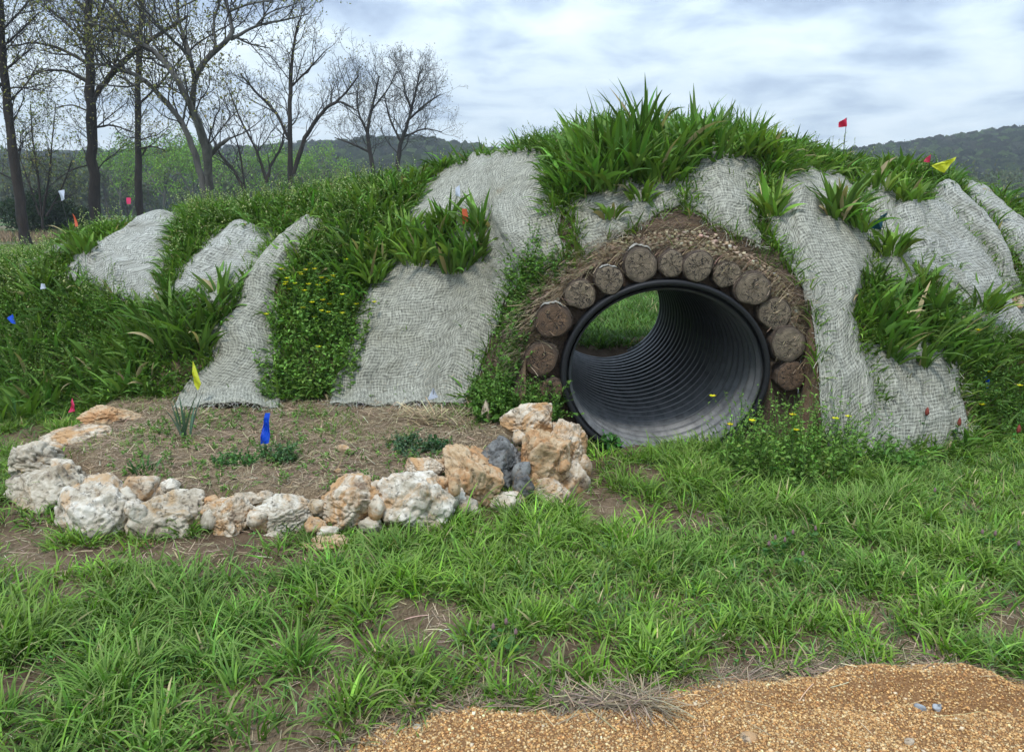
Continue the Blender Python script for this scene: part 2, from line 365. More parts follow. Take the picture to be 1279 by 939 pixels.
for yy, za, zb in ((YM-.001, jj, jj+1), (YM2+.001, j2, j2+1)):   # upright earth faces round the culvert
    ci = np.where(np.abs(xs-XC) < CW)[0]; nr = 26
    lo = np.minimum(Z[za, ci], Z[zb, ci]); hi = np.maximum(Z[za, ci], Z[zb, ci]); t = np.linspace(0, 1, nr)[:, None]
    zz = lo+(hi-lo)*t; xx = np.broadcast_to(xs[ci], zz.shape)
    sgn = -1 if yy < 6 else 1
    rr = np.sqrt(((xx-XC)/RX)**2+((zz-ZC)/RZ)**2)
    v = np.stack([xx, np.full(zz.shape, yy)+sgn*(.0+.02*n2(xx, zz, 8, 2, 31))*np.sin(np.pi*t), zz], -1).reshape(-1, 3)
    q = gridf(len(ci), nr); cen = v[q].mean(1); keep = ((cen[:, 0]-XC)/RX)**2+((cen[:, 2]-ZC)/RZ)**2 > .97
    acc.add(v, [q[keep]], (0, .1, 1))
o = acc.build('ground', M['soil'], smooth=True); tag(o, kind='structure')
# surrounding field: a frame of quads round the fine sheet
fx = [-700, -8.95, 8.95, 700]; fy = [-60, 1.25, 15.9, 900]
v = []; f = []
for i in range(3):
    for j in range(3):
        if i == 1 and j == 1: continue
        k = len(v); v += [(fx[i], fy[j], -.04), (fx[i+1], fy[j], -.04), (fx[i+1], fy[j+1], -.04), (fx[i], fy[j+1], -.04)]; f.append((k, k+1, k+2, k+3))
tag(mesh('field', v, [np.array(f)], M['field']), kind='structure')

# ------------------------------------------------------------------ blades and leaves
def centre(Pn, az, L, lean, curl, K):
    s = np.linspace(0, 1, K); th = lean[:, None]+curl[:, None]*s**1.4
    ds = L[:, None]/(K-1); r = np.concatenate([np.zeros((len(L), 1)), np.cumsum(np.sin(.5*(th[:, 1:]+th[:, :-1]))*ds, 1)], 1)
    z = np.concatenate([np.zeros((len(L), 1)), np.cumsum(np.cos(.5*(th[:, 1:]+th[:, :-1]))*ds, 1)], 1)
    C = np.stack([Pn[:, None, 0]+r*np.cos(az)[:, None], Pn[:, None, 1]+r*np.sin(az)[:, None], Pn[:, None, 2]+z], -1)
    return C, th
def blades(acc, Pn, az, L, W, lean, curl, colr, K=5, kind='grass', fold=0., roll=.5, tip=None):
    n = len(L)
    if n == 0: return None
    s = np.linspace(0, 1, K)
    prof = {'grass': np.minimum(1, .55+1.6*s)*(1-s**2.4)+.03, 'lance': np.maximum(.10, np.sin(np.pi*np.clip(s, 0, 1)**.8))**.9, 'oval': np.maximum(.12, np.sin(np.pi*s**.9)), 'straw': np.ones(K), 'cut': np.minimum(1, .7+s)}[kind].copy()
    if kind in ('lance', 'oval'): prof[0] = .22; prof[-1] = .04
    C, th = centre(Pn, az, L, lean, curl, K)
    ro = rng.normal(0, roll, n); sx = np.stack([-np.sin(az), np.cos(az), np.zeros(n)], -1)[:, None, :]
    nrm = np.stack([-np.cos(th)*np.cos(az)[:, None], -np.cos(th)*np.sin(az)[:, None], np.sin(th)], -1)
    side = sx*np.cos(ro)[:, None, None]+nrm*np.sin(ro)[:, None, None]; up = nrm*np.cos(ro)[:, None, None]-sx*np.sin(ro)[:, None, None]
    w = .5*W[:, None]*prof
    cc = np.broadcast_to(colr[:, None, :], (n, K, 3)).copy()
    if tip is not None: cc = cc*(1-s[None, :, None]**3)+np.asarray(tip)*s[None, :, None]**3
    if fold > 0:
        V = np.stack([C-side*w[..., None]+up*(w*fold)[..., None], C, C+side*w[..., None]+up*(w*fold)[..., None]], 2)
        b = (np.arange(n)*K*3)[:, None, None]; k = np.arange(K-1)[None, :, None]; j = np.arange(2)[None, None, :]
        q = np.stack([b+k*3+j, b+k*3+j+1, b+(k+1)*3+j+1, b+(k+1)*3+j], -1).reshape(-1, 4)
        acc.add(V, [q], np.repeat(cc[:, :, None], 3, 2).reshape(-1, 3))
    else:
        V = np.stack([C-side*w[..., None], C+side*w[..., None]], 2)
        b = (np.arange(n)*K*2)[:, None]; k = np.arange(K-1)[None, :]
        q = np.stack([b+k*2, b+k*2+1, b+k*2+3, b+k*2+2], -1).reshape(-1, 4)
        acc.add(V, [q], np.repeat(cc[:, :, None], 2, 2).reshape(-1, 3))
    return C
U = lambda a, b, n: rng.uniform(a, b, n)
def cvar(base, n, v=.25, dry=0.):
    c = np.array(base)[None]*np.exp(rng.normal(0, v, (n, 1)))*np.exp(rng.normal(0, .08, (n, 3)))
    if dry: 
        d = rng.random(n) < dry; c[d] = np.array([.36, .29, .16])*np.exp(rng.normal(0, .25, (d.sum(), 1)))
    return np.clip(c, 0, .7)
G_FRESH = (.130,.245,.026); G_MID = (.130,.230,.034); G_DARK = (.100,.188,.034); G_BLUE = (.110,.190,.055); G_LIME = (.14,.25,.045)
def clumps(acc, cx_, cy_, nb, rad, L, W, base, leanmax=.9, curl=(.3, 1.3), K=5, kind='grass', fold=0, v=.22, dry=.02, tip=None, zs=None, cv=.18):
    """tufts: centres cx,cy; nb blades each"""
    n = len(cx_); idx = np.repeat(np.arange(n), nb if not np.isscalar(nb) else np.full(n, nb)); N_ = len(idx)
    a = U(0, 2*np.pi, N_); r = np.sqrt(rng.random(N_)); radv = (np.broadcast_to(rad, n))[idx]
    x = cx_[idx]+np.cos(a)*r*radv; y = cy_[idx]+np.sin(a)*r*radv
    z = (height(x, y) if zs is None else zs[idx])-.008
    l = np.broadcast_to(L, n)[idx]*U(.55, 1.1, N_)*(1.05-.3*r); w = W*U(.7, 1.3, N_)
    cl = np.exp(rng.normal(0, cv, n))[idx]
    c = cvar(base, N_, v, dry)*cl[:, None]
    return blades(acc, np.stack([x, y, z], -1), a+rng.normal(0, 1.1, N_), l, w, (.25+.75*r)*leanmax*U(.3, 1, N_)+.05, U(*curl, N_), c, K, kind, fold, .5, tip)

# ------------------------------------------------------------------ erosion mats
MATS = []   # (left polyline, right polyline, bulge, mat, extend, label)
def mat_(left, right, bulge, mk, ext, label): MATS.append((left, right, bulge, mk, ext, label))
mat_([(172,285),(130,300),(95,322),(76,348)], [(235,270),(222,305),(205,345),(196,392)], .10, 'jute_light', 0, 'leftmost rounded grey erosion mat, half sunk in tall weeds')
mat_([(275,290),(245,315),(222,345),(205,372)], [(348,288),(335,315),(312,345),(285,385)], .07, 'jute_light', 0, 'short grey erosion mat wedged between the leftmost mat and the long sloping one')
mat_([(365,283),(318,330),(300,352),(300,380),(262,425),(272,450),(222,490),(222,512)], [(410,279),(375,312),(352,350),(345,390),(350,430),(346,470),(344,490),(348,512)], .09, 'jute', 0, 'long narrow grey erosion mat sloping down beside the yellow flowers')
mat_([(535,222),(520,250),(500,285),(520,320),(560,345)], [(683,192),(686,235),(694,280),(706,322),(700,350)], .10, 'jute', 3, 'grey erosion mat running from the ridge down to the left end of the log arch')
mat_([(482,325),(460,360),(440,420),(420,470),(408,508)], [(706,330),(648,348),(625,400),(600,460),(578,508)], .055, 'jute', 0, 'broad flat rectangular grey erosion mat above the white flag')
mat_([(708,252),(712,275),(722,300),(728,325)], [(862,212),(868,232),(862,250),(815,275)], .04, 'jute', 0, 'thin strip of grey erosion mat along the upper left of the log arch')
mat_([(857,203),(858,225),(858,250),(862,268)], [(948,200),(950,235),(948,270),(944,312)], .06, 'jute', 2, 'small grey erosion mat directly above the top of the log arch')
mat_([(975,220),(965,255),(952,290),(975,320),(1000,355),(1016,400),(1019,450),(1020,500),(1026,545),(1040,580)], [(1062,222),(1082,262),(1104,300),(1106,328),(1082,352),(1062,395),(1080,445),(1100,500),(1104,540),(1108,580)], .06, 'jute', 1, 'long grey erosion mat running down right of the log arch to the grass')
mat_([(1066,436),(1080,475),(1088,520),(1090,578)], [(1190,432),(1196,475),(1200,515),(1204,556)], .06, 'jute', 0, 'grey erosion mat skirt below the right hand grass tangle, behind the red clover heads')
mat_([(1060,225),(1075,262),(1090,300),(1085,335),(1100,360)], [(1120,225),(1130,250),(1140,280),(1160,320),(1180,350)], .06, 'jute', 1, 'crumpled grey erosion mat behind the dark teal flag')
mat_([(1098,268),(1112,300),(1150,340),(1185,380),(1215,420)], [(1184,256),(1214,285),(1242,320),(1270,372),(1296,420)], .09, 'jute_light', 0, 'ribbed pale erosion mat below the large yellow flag')
mat_([(1150,246),(1185,270),(1215,302),(1240,335),(1258,372)], [(1190,240),(1218,262),(1242,290),(1262,325),(1276,368)], .10, 'jute_light', 0, 'second pale rib of erosion mat from the right, ending near the brown stone')
mat_([(1172,222),(1205,245),(1240,285),(1275,335),(1290,360)], [(1192,219),(1228,236),(1262,268),(1300,312),(1325,350)], .08, 'jute_light', 2, 'outermost pale erosion mat running down the right shoulder of the mound')
mat_([(118,292),(70,312),(35,330),(14,346)], [(124,299),(78,320),(42,338),(20,354)], .015, 'jute_light', 0, 'thin far edge of an erosion mat at the left tail of the mound')
def resample(pl, n):
    pl = np.array(pl, float); d = np.concatenate([[0], np.cumsum(np.hypot(*np.diff(pl, axis=0).T))]); s = np.linspace(0, d[-1], n)
    # smooth (Catmull-like) by interpolating then box filtering
    q = np.stack([np.interp(s, d, pl[:, 0]), np.interp(s, d, pl[:, 1])], -1)
    for _ in range(max(1, n//14)):
        q[1:-1] = .25*q[:-2]+.5*q[1:-1]+.25*q[2:]
    return q
POLY = []
for mi, (L_, R_, bulge, mk, ext, label) in enumerate(MATS):
    POLY.append(list(L_)+list(R_)[::-1])
    nv, nu = 64, 56
    if mi == 13: nu = 6
    a = resample(L_, nv); c = resample(R_, nv); u = np.linspace(0, 1, nu)
    G = a[:, None]*(1-u)[None, :, None]+c[:, None]*u[None, :, None]
    # irregular hem
    e = 1.3*n2(np.arange(nv)*.35, np.full(nv, mi*3.), 1, 2, 50)
    G[..., 0] += (1-u)[None]**6*e[:, None]*6+u[None]**6*e[::-1, None]*6
    p = cast(G[..., 0], G[..., 1])
    for _ in range(30 if mi == 8 else 10):
        q = p.copy(); q[1:-1] += .5*(.5*(p[:-2]+p[2:])-p[1:-1]); q[:, 1:-1] += .5*(.5*(p[:, :-2]+p[:, 2:])-p[:, 1:-1]); p = q
    if ext:
        rows = []
        for k in range(ext*4, 0, -1):
            r_ = p[0].copy(); r_[:, 1] += .07*k; r_[:, 2] = np.maximum(height(r_[:, 0], r_[:, 1]), 0)+ (p[0][:, 2]-height(p[0][:, 0], p[0][:, 1])); rows.append(r_)
        p = np.concatenate([np.array(rows), p])
    nr = len(p)
    p[..., 2] = np.maximum(p[..., 2], np.where((np.abs(p[...,0]-XC) < CW) & (p[...,1] < YM), p[...,2], height(p[..., 0], p[..., 1])+.004))
    du = np.gradient(p, axis=1); dv = np.gradient(p, axis=0); nn = np.cross(du, dv); nn /= np.linalg.norm(nn, axis=-1, keepdims=True)+1e-9
    nn[nn[..., 1] > .6] *= 1
    nn = np.where((nn[..., 2:3] < 0), -nn, nn)
    lu = np.linalg.norm(du, axis=-1).cumsum(1); lv = np.linalg.norm(dv, axis=-1).cumsum(0)
    uu = np.linspace(0, 1, nu)[None]; prof = np.clip(np.sin(np.pi*uu), 0, 1)**.9
    vv = np.linspace(0, 1, nr)[:, None]; pv = np.minimum(1, np.minimum((vv+.25)*4, ((1.03-vv)*3)**.8))
    fold = .026*n2(lu*4.5+mi*7, lv*1.1, 1, 3, 60+mi)+.007*n2(lu*14, lv*6+mi, 1, 2, 90)+.016*(1-np.abs(n2(lu*3+lv*.9+mi, lv*1.7-lu*.6, 1, 2, 120+mi)))**6
    ridge = .018*np.sin(lu*13+2*n2(lu, lv, 1, 2, 33)) if mk == 'jute_light' else 0*lu
    p = p+nn*(.012+(.7*bulge*prof*pv+fold+ridge)*np.minimum(1, prof*1.5))[..., None]
    o = mesh('erosion_mat', p.reshape(-1, 3), [gridf(nu, nr)], M[mk], smooth=True, uv=np.stack([lu, lv], -1).reshape(-1, 2), loc=tuple(p.reshape(-1, 3).mean(0)*[1, 1, 0]+[0, 0, float(p[..., 2].min())]))
    ed = np.concatenate([p[-1], p[-1], p[:, 0], p[:, -1]]); ed = ed[rng.integers(0, len(ed), 420)]+rng.normal(0, .006, (420, 3)); fa = Acc()
    blades(fa, ed, U(3.3, 6.1, 420), U(.02, .10, 420), U(.0012, .003, 420), U(.9, 2.2, 420), U(-.8, 1.2, 420), cvar((.42,.41,.32), 420, .2), 5, 'straw', 0, .4)
    fo = fa.build('frayed_edge', M['dry'], loc=tuple(o.location)); fo.location = (0, 0, 0); fo.parent = o; fo['kind'] = 'stuff'
    sm = o.modifiers.new('thickness', 'SOLIDIFY'); sm.thickness = .006; sm.offset = -1
    tag(o, label, 'erosion mat', 'erosion control mats draped over the mound')
# image regions held clear of scattered grass
CLEAR = POLY
def onmat(x, y, shrink=0):
    z = height(x, y); px, py = project(np.stack([x, y, z], -1)); r = np.zeros(len(x), bool)
    for pl in CLEAR: r |= inpoly(px, py, pl)
    return r & (y < 7.6), px, py

# ------------------------------------------------------------------ culvert pipe
m, nt, b, out = newmat('rim_plastic'); b.inputs['Base Color'].default_value = (.014,.0145,.016,1); b.inputs['Roughness'].default_value = .5; b.inputs['Specular IOR Level'].default_value = .3; bump(nt, b, noise(nt, objco(nt), 40, 5, .7), .3, .004); M['rim'] = m
def culvert():
    root = empty('culvert_pipe', (XC, 4.86, 0)); tag(root, 'large black corrugated plastic culvert pipe running through the grassy mound', 'pipe')
    n = 128; y0, y1 = 4.86, 8.40; pitch = .135; m_ = int((y1-y0)/pitch*10)
    t = np.linspace(0, 1, m_+1); yy = (y1-y0)*t; th = np.linspace(0, 2*np.pi, n, endpoint=False)
    rib = .020*np.tanh(2.2*np.cos(2*np.pi*yy/pitch))
    rib[:4] = .0
    def shell(off):
        a = (RX-.055+rib+off)[:, None]; c = (RZ-.055+rib+off)[:, None]
        return np.stack([a*np.cos(th), np.broadcast_to(yy[:, None], (len(yy), n)), ZC+c*np.sin(th)], -1)
    A = shell(0); Bo = shell(.02)
    # sag: small irregularity
    V = np.concatenate([A.reshape(-1, 3), Bo[::-1].reshape(-1, 3)])
    o = mesh('pipe_wall', V, [gridf(n, 2*len(yy), True)], M['plastic'], root, smooth=True)
    # rim lip
    prof = [(-.042,.02),(-.040,-.008),(-.034,-.014),(-.016,-.016),(-.006,-.012),(.002,.05),(-.012,.055),(-.014,.02)]
    P_ = np.array([[[(RX+a)*math.cos(q), b_, ZC+(RZ+a)*math.sin(q)] for q in th] for a, b_ in prof+[prof[0]]])
    mesh('pipe_rim', P_.reshape(-1, 3), [gridf(n, len(prof)+1, True)], M['rim'], root, smooth=True)
culvert()

# ------------------------------------------------------------------ logs of the arch
LOGS = [(676,449,22,'b','brown log end at mid height on the left of the arch, above the lowest'),(691,401,23,'b','dark wet-looking log end second up the left side of the arch'),(725,368,19.5,'g','pale round cracked log end on the upper left of the arch'),
 (761,350,18,'g','small log end with a white strip of bark on top, upper left of the arch'),(800,331,22,'g','wide dark-ringed log end with white bark above, left of the arch top'),(839,330,16.5,'g','smallest dark log end near the top of the arch'),
 (872,333,19,'g','log end at the very crown of the arch'),(908,343,17,'g','small round log end just right of the arch crown'),(941,361,22,'g','large pale ringed log end on the upper right of the arch'),
 (968,392,21,'g','log end with a forked crack on the right of the arch'),(985,430,23,'g','largest log end with a star shaped crack on the right of the arch'),(988,470,19,'b','lowest brown log end on the right, half hidden by leaves'),
 (688,489,17,'b','lowest dark log end on the left, beside the stacked rocks')]
for i, (px, py, r, k, lab) in enumerate(LOGS):
    yf_ = 4.87+.03*random.uniform(-1, 1); c0 = at(px, py, yf_); rad = r/F*4.98; n = 40; th = np.linspace(0, 2*np.pi, n, endpoint=False)
    root = empty('log', tuple(c0)); tag(root, lab, 'log', 'log ends forming the arch round the pipe')
    ln = .55
    w = 1+.05*np.sin(2*th+i)+.035*np.sin(3*th+2*i)+.02*np.sin(7*th+i*3)
    yy = np.array([0, .006, .03, .1, .2, .35, ln]); sc = np.array([.955, .99, 1.0, 1.01, 1, 1, 1])
    V = np.stack([(rad*sc)[:, None]*w*np.cos(th)*(1+.02*np.sin(9*th+yy[:, None]*20)), np.broadcast_to(yy[:, None], (len(yy), n)), (rad*sc)[:, None]*w*np.sin(th)], -1)
    mesh('bark', V.reshape(-1, 3), [gridf(n, len(yy), True)], M['logbark'], root, smooth=True)
    if i in (3, 4, 1):
        ta = np.linspace(.9, 2.3, 16); pr = np.array([1.0, 1.07, 1.07, 1.0]); yk = np.array([.0, -.004, .05, .05])
        wj = 1+.05*np.sin(2*ta+i)+.035*np.sin(3*ta+2*i)+.02*np.sin(7*ta+i*3); e_ = 1+.05*n2(ta*5, 0*ta+i, 1, 2, 8); k_ = np.minimum(1, np.minimum(ta-.9, 2.3-ta)*4)[None]
        V = np.stack([rad*(1+(pr[:, None]-1)*k_)*wj*e_*np.cos(ta), np.broadcast_to(yk[:, None], (4, 16)), rad*(1+(pr[:, None]-1)*k_)*wj*e_*np.sin(ta)], -1)
        mesh('peeled_bark', V.reshape(-1, 3), [gridf(16, 4)], M['birch'], root, smooth=True)
    rr_ = np.array([.93, .9, .7, .45, .2, .02]); dep = np.array([.0, -.003, -.004, -.005, -.004, -.003])
    V = np.stack([(rad*rr_)[:, None]*w*np.cos(th), np.broadcast_to(dep[:, None], (6, n))+.0025*np.sin(5*th+rr_[:, None]*9+i), (rad*rr_)[:, None]*w*np.sin(th)], -1).reshape(-1, 3)
    V = np.concatenate([V, [[0, -.003, 0]]]); tri = np.array([[5*n+j, 5*n+(j+1) % n, 6*n] for j in range(n)])
    mesh('cut_end', V, [gridf(n, 6, True), tri], M['end_grey' if k == 'g' else 'end_brown'], root, smooth=True)


# ------------------------------------------------------------------ rocks
_bm = None
import bmesh
def ico(level):
    bm = bmesh.new(); bmesh.ops.create_icosphere(bm, subdivisions=level, radius=1); V = np.array([v.co[:] for v in bm.verts]); Fa = np.array([[v.index for v in f.verts] for f in bm.faces]); bm.free(); return V, Fa
ICO = {k: ico(k) for k in (1, 2, 3, 4, 5, 6)}
def rockshape(seed, level=5, rough=1.0, nplane=16):
    nplane = int(nplane*1.5)
    r_ = np.random.default_rng(seed); V, Fa = ICO[level]
    pn = r_.normal(size=(nplane, 3)); pn /= np.linalg.norm(pn, axis=1, keepdims=True); pd = r_.uniform(.66, 1.05, nplane)
    dt = V@pn.T; rad = np.where(dt > .05, pd/np.maximum(dt, .05), 9)
    k = 60.; rr = -np.log(np.exp(-k*np.minimum(rad, 3)).sum(1)+np.exp(-k*1.15))/k
    U = V*rr[:, None]
    f1 = fbm(V*1.6+seed*3.1, 3, seed); q_ = np.linalg.qr(r_.normal(size=(3, 3)))[0]; Vs = (V@q_)*[.7, 1, 2.4]; f2 = 1-np.abs(fbm(Vs*2.6+seed, 4, seed+5)); f3 = 1-np.abs(fbm(Vs*6+seed, 3, seed+9)); f4 = fbm(V*22+seed, 2, seed+3)
    pit = -np.clip(fbm(V*5.5+seed*7, 2, seed+20)-.35, 0, 1)*.42
    fp = r_.normal(size=(16, 3)); fp /= np.linalg.norm(fp, axis=1, keepdims=True); wv = V+.22*np.stack([fbm(V*3+seed+k_*9, 3, seed+k_) for k_ in range(3)], -1); dd_ = np.sort(np.linalg.norm(wv[:, None]-fp[None], axis=2), axis=1); cre = np.clip((dd_[:, 1]-dd_[:, 0])/.16, 0, 1)**.5
    cell = r_.uniform(-.07, .07, 16)[np.linalg.norm(wv[:, None]-fp[None], axis=2).argmin(1)]*cre
    U = U*(1+rough*(.15*(cre-1)+cell+.05*f1+.10*(f2-.7)+.035*(f3-.7)+.010*f4+pit*.35))[:, None]
    return U, Fa
# px, py, half width, half height, depth Y, material, label
ROCKS = [
 (137,521,33,16,4.85,'orange','rusty orange block at the back left end of the rock border'),
 (152,539,11,7,4.72,'cream','small cream stone tucked under the rusty back block'),
 (98,550,46,17,4.55,'cream','long flat tan rock leading back from the left corner'),
 (47,580,33,26,4.2,'grey','pale grey rock forming the left outer corner of the border'),
 (68,616,47,36,3.85,'grey','dark grey pitted rock at the left front corner'),
 (101,617,15,13,3.64,'orange','small orange stone lying on the dark grey corner rock'),
 (126,646,51,46,3.52,'white','biggest white boulder at the left of the rock border'),
 (178,612,19,19,3.66,'cream','knobbly tan stone behind the biggest white boulder'),
 (213,606,13,9,3.70,'white','small white stone perched on the pitted grey tan rock'),
 (217,646,47,35,3.56,'grey','craggy grey tan rock right of the biggest white boulder'),
 (267,629,12,11,3.56,'orange','small orange stone in the gap before the split tan rock'),
 (288,648,31,30,3.5,'cream','rounded tan rock beside the small orange stone'),
 (308,624,22,9,3.66,'cream','thin cream stone behind the rounded tan rock'),
 (357,642,41,27,3.55,'white','smooth whitish rock with a dark crack left of centre'),
 (393,656,14,11,3.46,'cream','small cream wedge under the left edge of the central boulder'),
 (409,664,13,8,3.42,'white','small pale chip at the foot of the central boulder'),
 (437,632,42,37,3.6,'cream','blocky cream boulder at the centre of the border'),
 (467,611,10,10,3.66,'cream','small tan stone between the blocky cream and the folded white boulder'),
 (408,682,34,14,3.36,'orange','flat orange rock low in the grass below the cream boulder'),
 (521,627,50,41,3.62,'white','large white boulder with orange folds right of centre'),
 (532,585,26,13,3.84,'cream','cream slab resting behind the large folded white boulder'),
 (587,597,37,38,3.86,'orange','tilted slab with an orange top face'),
 (553,603,8,7,3.64,'orange','tiny orange pebble wedged left of the tilted slab'),
 (566,606,8,12,3.62,'orange','oval rusty pebble leaning on the tilted slab'),
 (624,580,31,38,4.02,'blue','dark blue grey rock between the tilted slab and the stacked rocks'),
 (650,590,12,14,3.92,'blue','bluish angular stone leaning on the dark rock'),
 (655,609,13,14,3.84,'blue','small slate blue stone at the foot of the dark rock'),
 (663,527,31,25,4.4,'cream','upper left rock on top of the stack beside the pipe'),
 (649,546,9,8,4.2,'white','small white stone between the dark rock and the stack'),
 (680,575,34,40,4.1,'orange','brown and orange craggy rock at the front of the stack'),
 (709,560,27,32,4.25,'cream','pale rock on the right side of the stack near the pipe'),
 (704,582,9,8,3.98,'orange','small orange chip on the front of the stack'),
 (716,600,19,24,4.08,'cream','tan rock at the lower right corner of the stack'),
 (678,613,38,20,4.0,'cream','low broad cream rock under the stack'),
 (582,636,15,14,3.68,'grey','grey stone below the tilted slab'),
 (638,627,22,13,3.8,'cream','low rock half hidden in grass left of the stack'),
 (88,668,14,12,3.5,'cream','small flat stone in the grass left of the biggest boulder'),
 (178,683,15,9,3.36,'cream','small pointed stone under the craggy grey tan rock'),
 (150,692,26,10,3.38,'grey','low grey stone under the biggest white boulder'),
 (462,655,16,12,3.5,'grey','dark stone in the gap under the folded white boulder'),
 (30,603,10,9,4.0,'orange','small rusty stone under the outer left corner rock'),
 (75,583,13,11,4.0,'cream','tan filler stone between the left corner rock and the dark pitted rock'),(160,622,12,14,3.6,'grey','grey filler between the biggest white boulder and the craggy rock'),(172,640,13,16,3.44,'white','pale filler in front of the gap right of the biggest white boulder'),(195,618,12,10,3.68,'cream','tan filler at the back of the craggy grey tan rock'),(262,648,12,13,3.46,'grey','grey filler left of the rounded tan rock'),(322,650,15,15,3.44,'cream','cream filler between the rounded tan and the smooth whitish rock'),(332,621,14,8,3.68,'white','white filler behind the smooth whitish rock'),(398,634,13,13,3.56,'grey','grey filler left of the blocky cream boulder'),(471,636,12,17,3.52,'cream','cream filler between the two central boulders'),(570,622,13,13,3.7,'white','white filler under the oval rusty pebble'),(606,616,12,12,3.86,'cream','cream filler between the tilted slab and the dark rock'),(642,600,12,16,4.0,'grey','grey filler right of the dark blue grey rock'),(665,600,14,14,4.0,'orange','rusty filler at the foot of the brown craggy rock'),(694,538,12,12,4.36,'white','pale filler between the two top rocks of the stack'),(726,583,12,16,4.2,'cream','cream filler at the outer right side of the stack'),(40,640,16,10,3.84,'cream','low cream stone at the foot of the dark pitted rock'),(108,684,13,9,3.42,'grey','small grey stone at the left foot of the biggest boulder'),(230,684,16,8,3.42,'cream','low cream stone at the foot of the craggy grey tan rock'),(340,672,14,8,3.42,'grey','small grey stone at the foot of the smooth whitish rock'),(545,664,16,8,3.5,'orange','low rusty stone at the foot of the folded white boulder'),(72,560,12,8,4.4,'cream','small cream stone where the flat tan rock meets the corner rock'),(131,541,11,8,4.68,'grey','grey filler between the rusty back block and the flat tan rock'),
 (430,560,9,5,None,'cream','lone cream stone on the straw of the bed'),
 (422,588,5,3,None,'cream','tiny white stone on the straw near the lone cream stone'),
 (285,563,8,4,4.4,'orange','small orange flat stone inside the bed'),
 (1268,378,16,9,None,'cream','smooth brown stone at the right end of the erosion mats'),
 (608,515,7,14,None,'cream','upright pale stone beside the leafy weeds left of the arch'),
]
for i, (px, py, hw, hh, Yd, mk, lab) in enumerate(ROCKS):
    Yd_ = Yd
    if Yd is None:
        c0 = cast(np.array([float(px)]), np.array([float(py+hh*.7)]))[0]; Yd = c0[1]; c0 = at(px, py, Yd)
    else: c0 = at(px, py, Yd)
    s = Yd/F*1.05; rx = hw*s*1.08; rz = hh*s*1.10; ry = .5*(rx+rz)*.95
    big = hw > 24; V, Fa = rockshape(100+i, 6 if big else (4 if hw > 12 else 3), 1.0 if big else .8, 20 if big else 12)
    V = V/np.array([V[:, 0].max()-V[:, 0].min(), V[:, 1].max()-V[:, 1].min(), V[:, 2].max()-V[:, 2].min()])*2
    V = V*np.array([rx, ry, rz]); 
    base = c0.copy(); base[2] = c0[2]-rz
    V[:, 2] += rz
    if lab.startswith('tilted'):
        V[:, 2] += -V[:, 0]*.35
    o = mesh('rock', V, [Fa], M['rk_'+mk], smooth=True); o.location = tuple(base)
    tag(o, lab, 'rock', 'rocks edging the planting bed' if Yd_ is not None else None)

# lawn in front ------------------------------------------------------------
sx_ = np.linspace(-.62, .62, 40); sy_ = np.linspace(7.7, 8.75, 26); SX, SY = np.meshgrid(sx_, sy_)
fl = ZC-(RZ-.05)*np.sqrt(np.clip(1-(SX/(RX-.05))**2, 0, 1)); SZ = np.maximum(-.10+.16*sstep(8.0, 8.4, SY)+.03*n2(SX, SY, 6, 3, 4)+.05*(SX/.6)**2, -.08)
SZ = np.minimum(SZ, .26); a_ = Acc(); a_.add(np.stack([SX+XC, SY, SZ], -1), [gridf(40, 26)], (0, .35, .5)); tag(a_.build('earth_sill', M['soil'], smooth=True), kind='structure')
def inpipe(x, y): return (np.abs(x-XC) < CW-.05) & (y > YM-.04) & (y < YM2+.1)
BARE = [(130,705,60,16),(250,690,70,14),(380,700,60,16),(500,672,50,10),(60,665,40,16),(590,650,40,12),(300,760,70,14),(120,780,60,12),(500,840,60,12),(760,740,40,10),(900,790,60,10),(1000,805,60,10),(740,600,30,30),(700,625,50,40),(690,590,40,25),(1150,790,110,28),(1240,770,60,30),(560,770,60,22),(390,805,55,25),(350,700,50,14),(60,890,60,30),(180,905,60,25),(1060,745,50,18),(880,650,40,18),(150,710,90,14),(430,870,60,18),(640,840,70,14),(20,700,50,14),(260,800,50,10)]
def bare(px, py):
    m_ = np.zeros(len(px))
    for a, b_, c_, d_ in BARE: m_ = np.maximum(m_, np.exp(-(((px-a)/c_)**2+((py-b_)/d_)**2)*1.1))
    return m_
def lawnpts(n, dens):
    x = U(-4.8, 4.4, n); y = U(1.45, 6.6, n); ok = (np.abs(x) < .78*y+.25)
    x, y = x[ok], y[ok]
    px, py = project(np.stack([x, y, 0*x], -1))
    gd = gravd(x, y)
    keep = ((y < foot(x)+.05) | ((np.abs(x-XC) < .9) & (y < 4.95))) & (bedmask(x, y) < .1) & ~inpipe(x, y) & (gd < -.015) & ~((np.abs(x-XC) < .75) & (y > 4.94))
    nz = n2(x, y, 1.6, 3, 77)*.5+.5+.35*n2(x, y, 5, 2, 78)
    d = np.clip(nz*1.6-.08, .07, 1)*(1-.84*bare(px, py)); d = d*(1-.8*sstep(-.08, .02, gd)); keep &= rng.random(len(x)) < d*dens
    return x[keep], y[keep]
acc = Acc()
x, y = lawnpts(6500, 1.0)            # main tufts
hh = .125+.09*sstep(-.3, .9, n2(x, y, 1.1, 3, 80))
g_ = n2(x, y, .9, 2, 88) > 0
for sel, bc in ((g_, G_FRESH), (~g_, (.100,.205,.030))):
    clumps(acc, x[sel], y[sel], 46, .075, hh[sel], .0080, bc, 1.15, (.2, 1.7), 6, 'grass', fold=.18, v=.3, dry=.03, tip=(.26,.36,.10), cv=.28)
x, y = lawnpts(9000, 1.0)
clumps(acc, x, y, 10, .06, .11, .006, G_MID, 1.2, (.3, 1.7), 4, 'grass', v=.3, dry=.06, cv=.25)
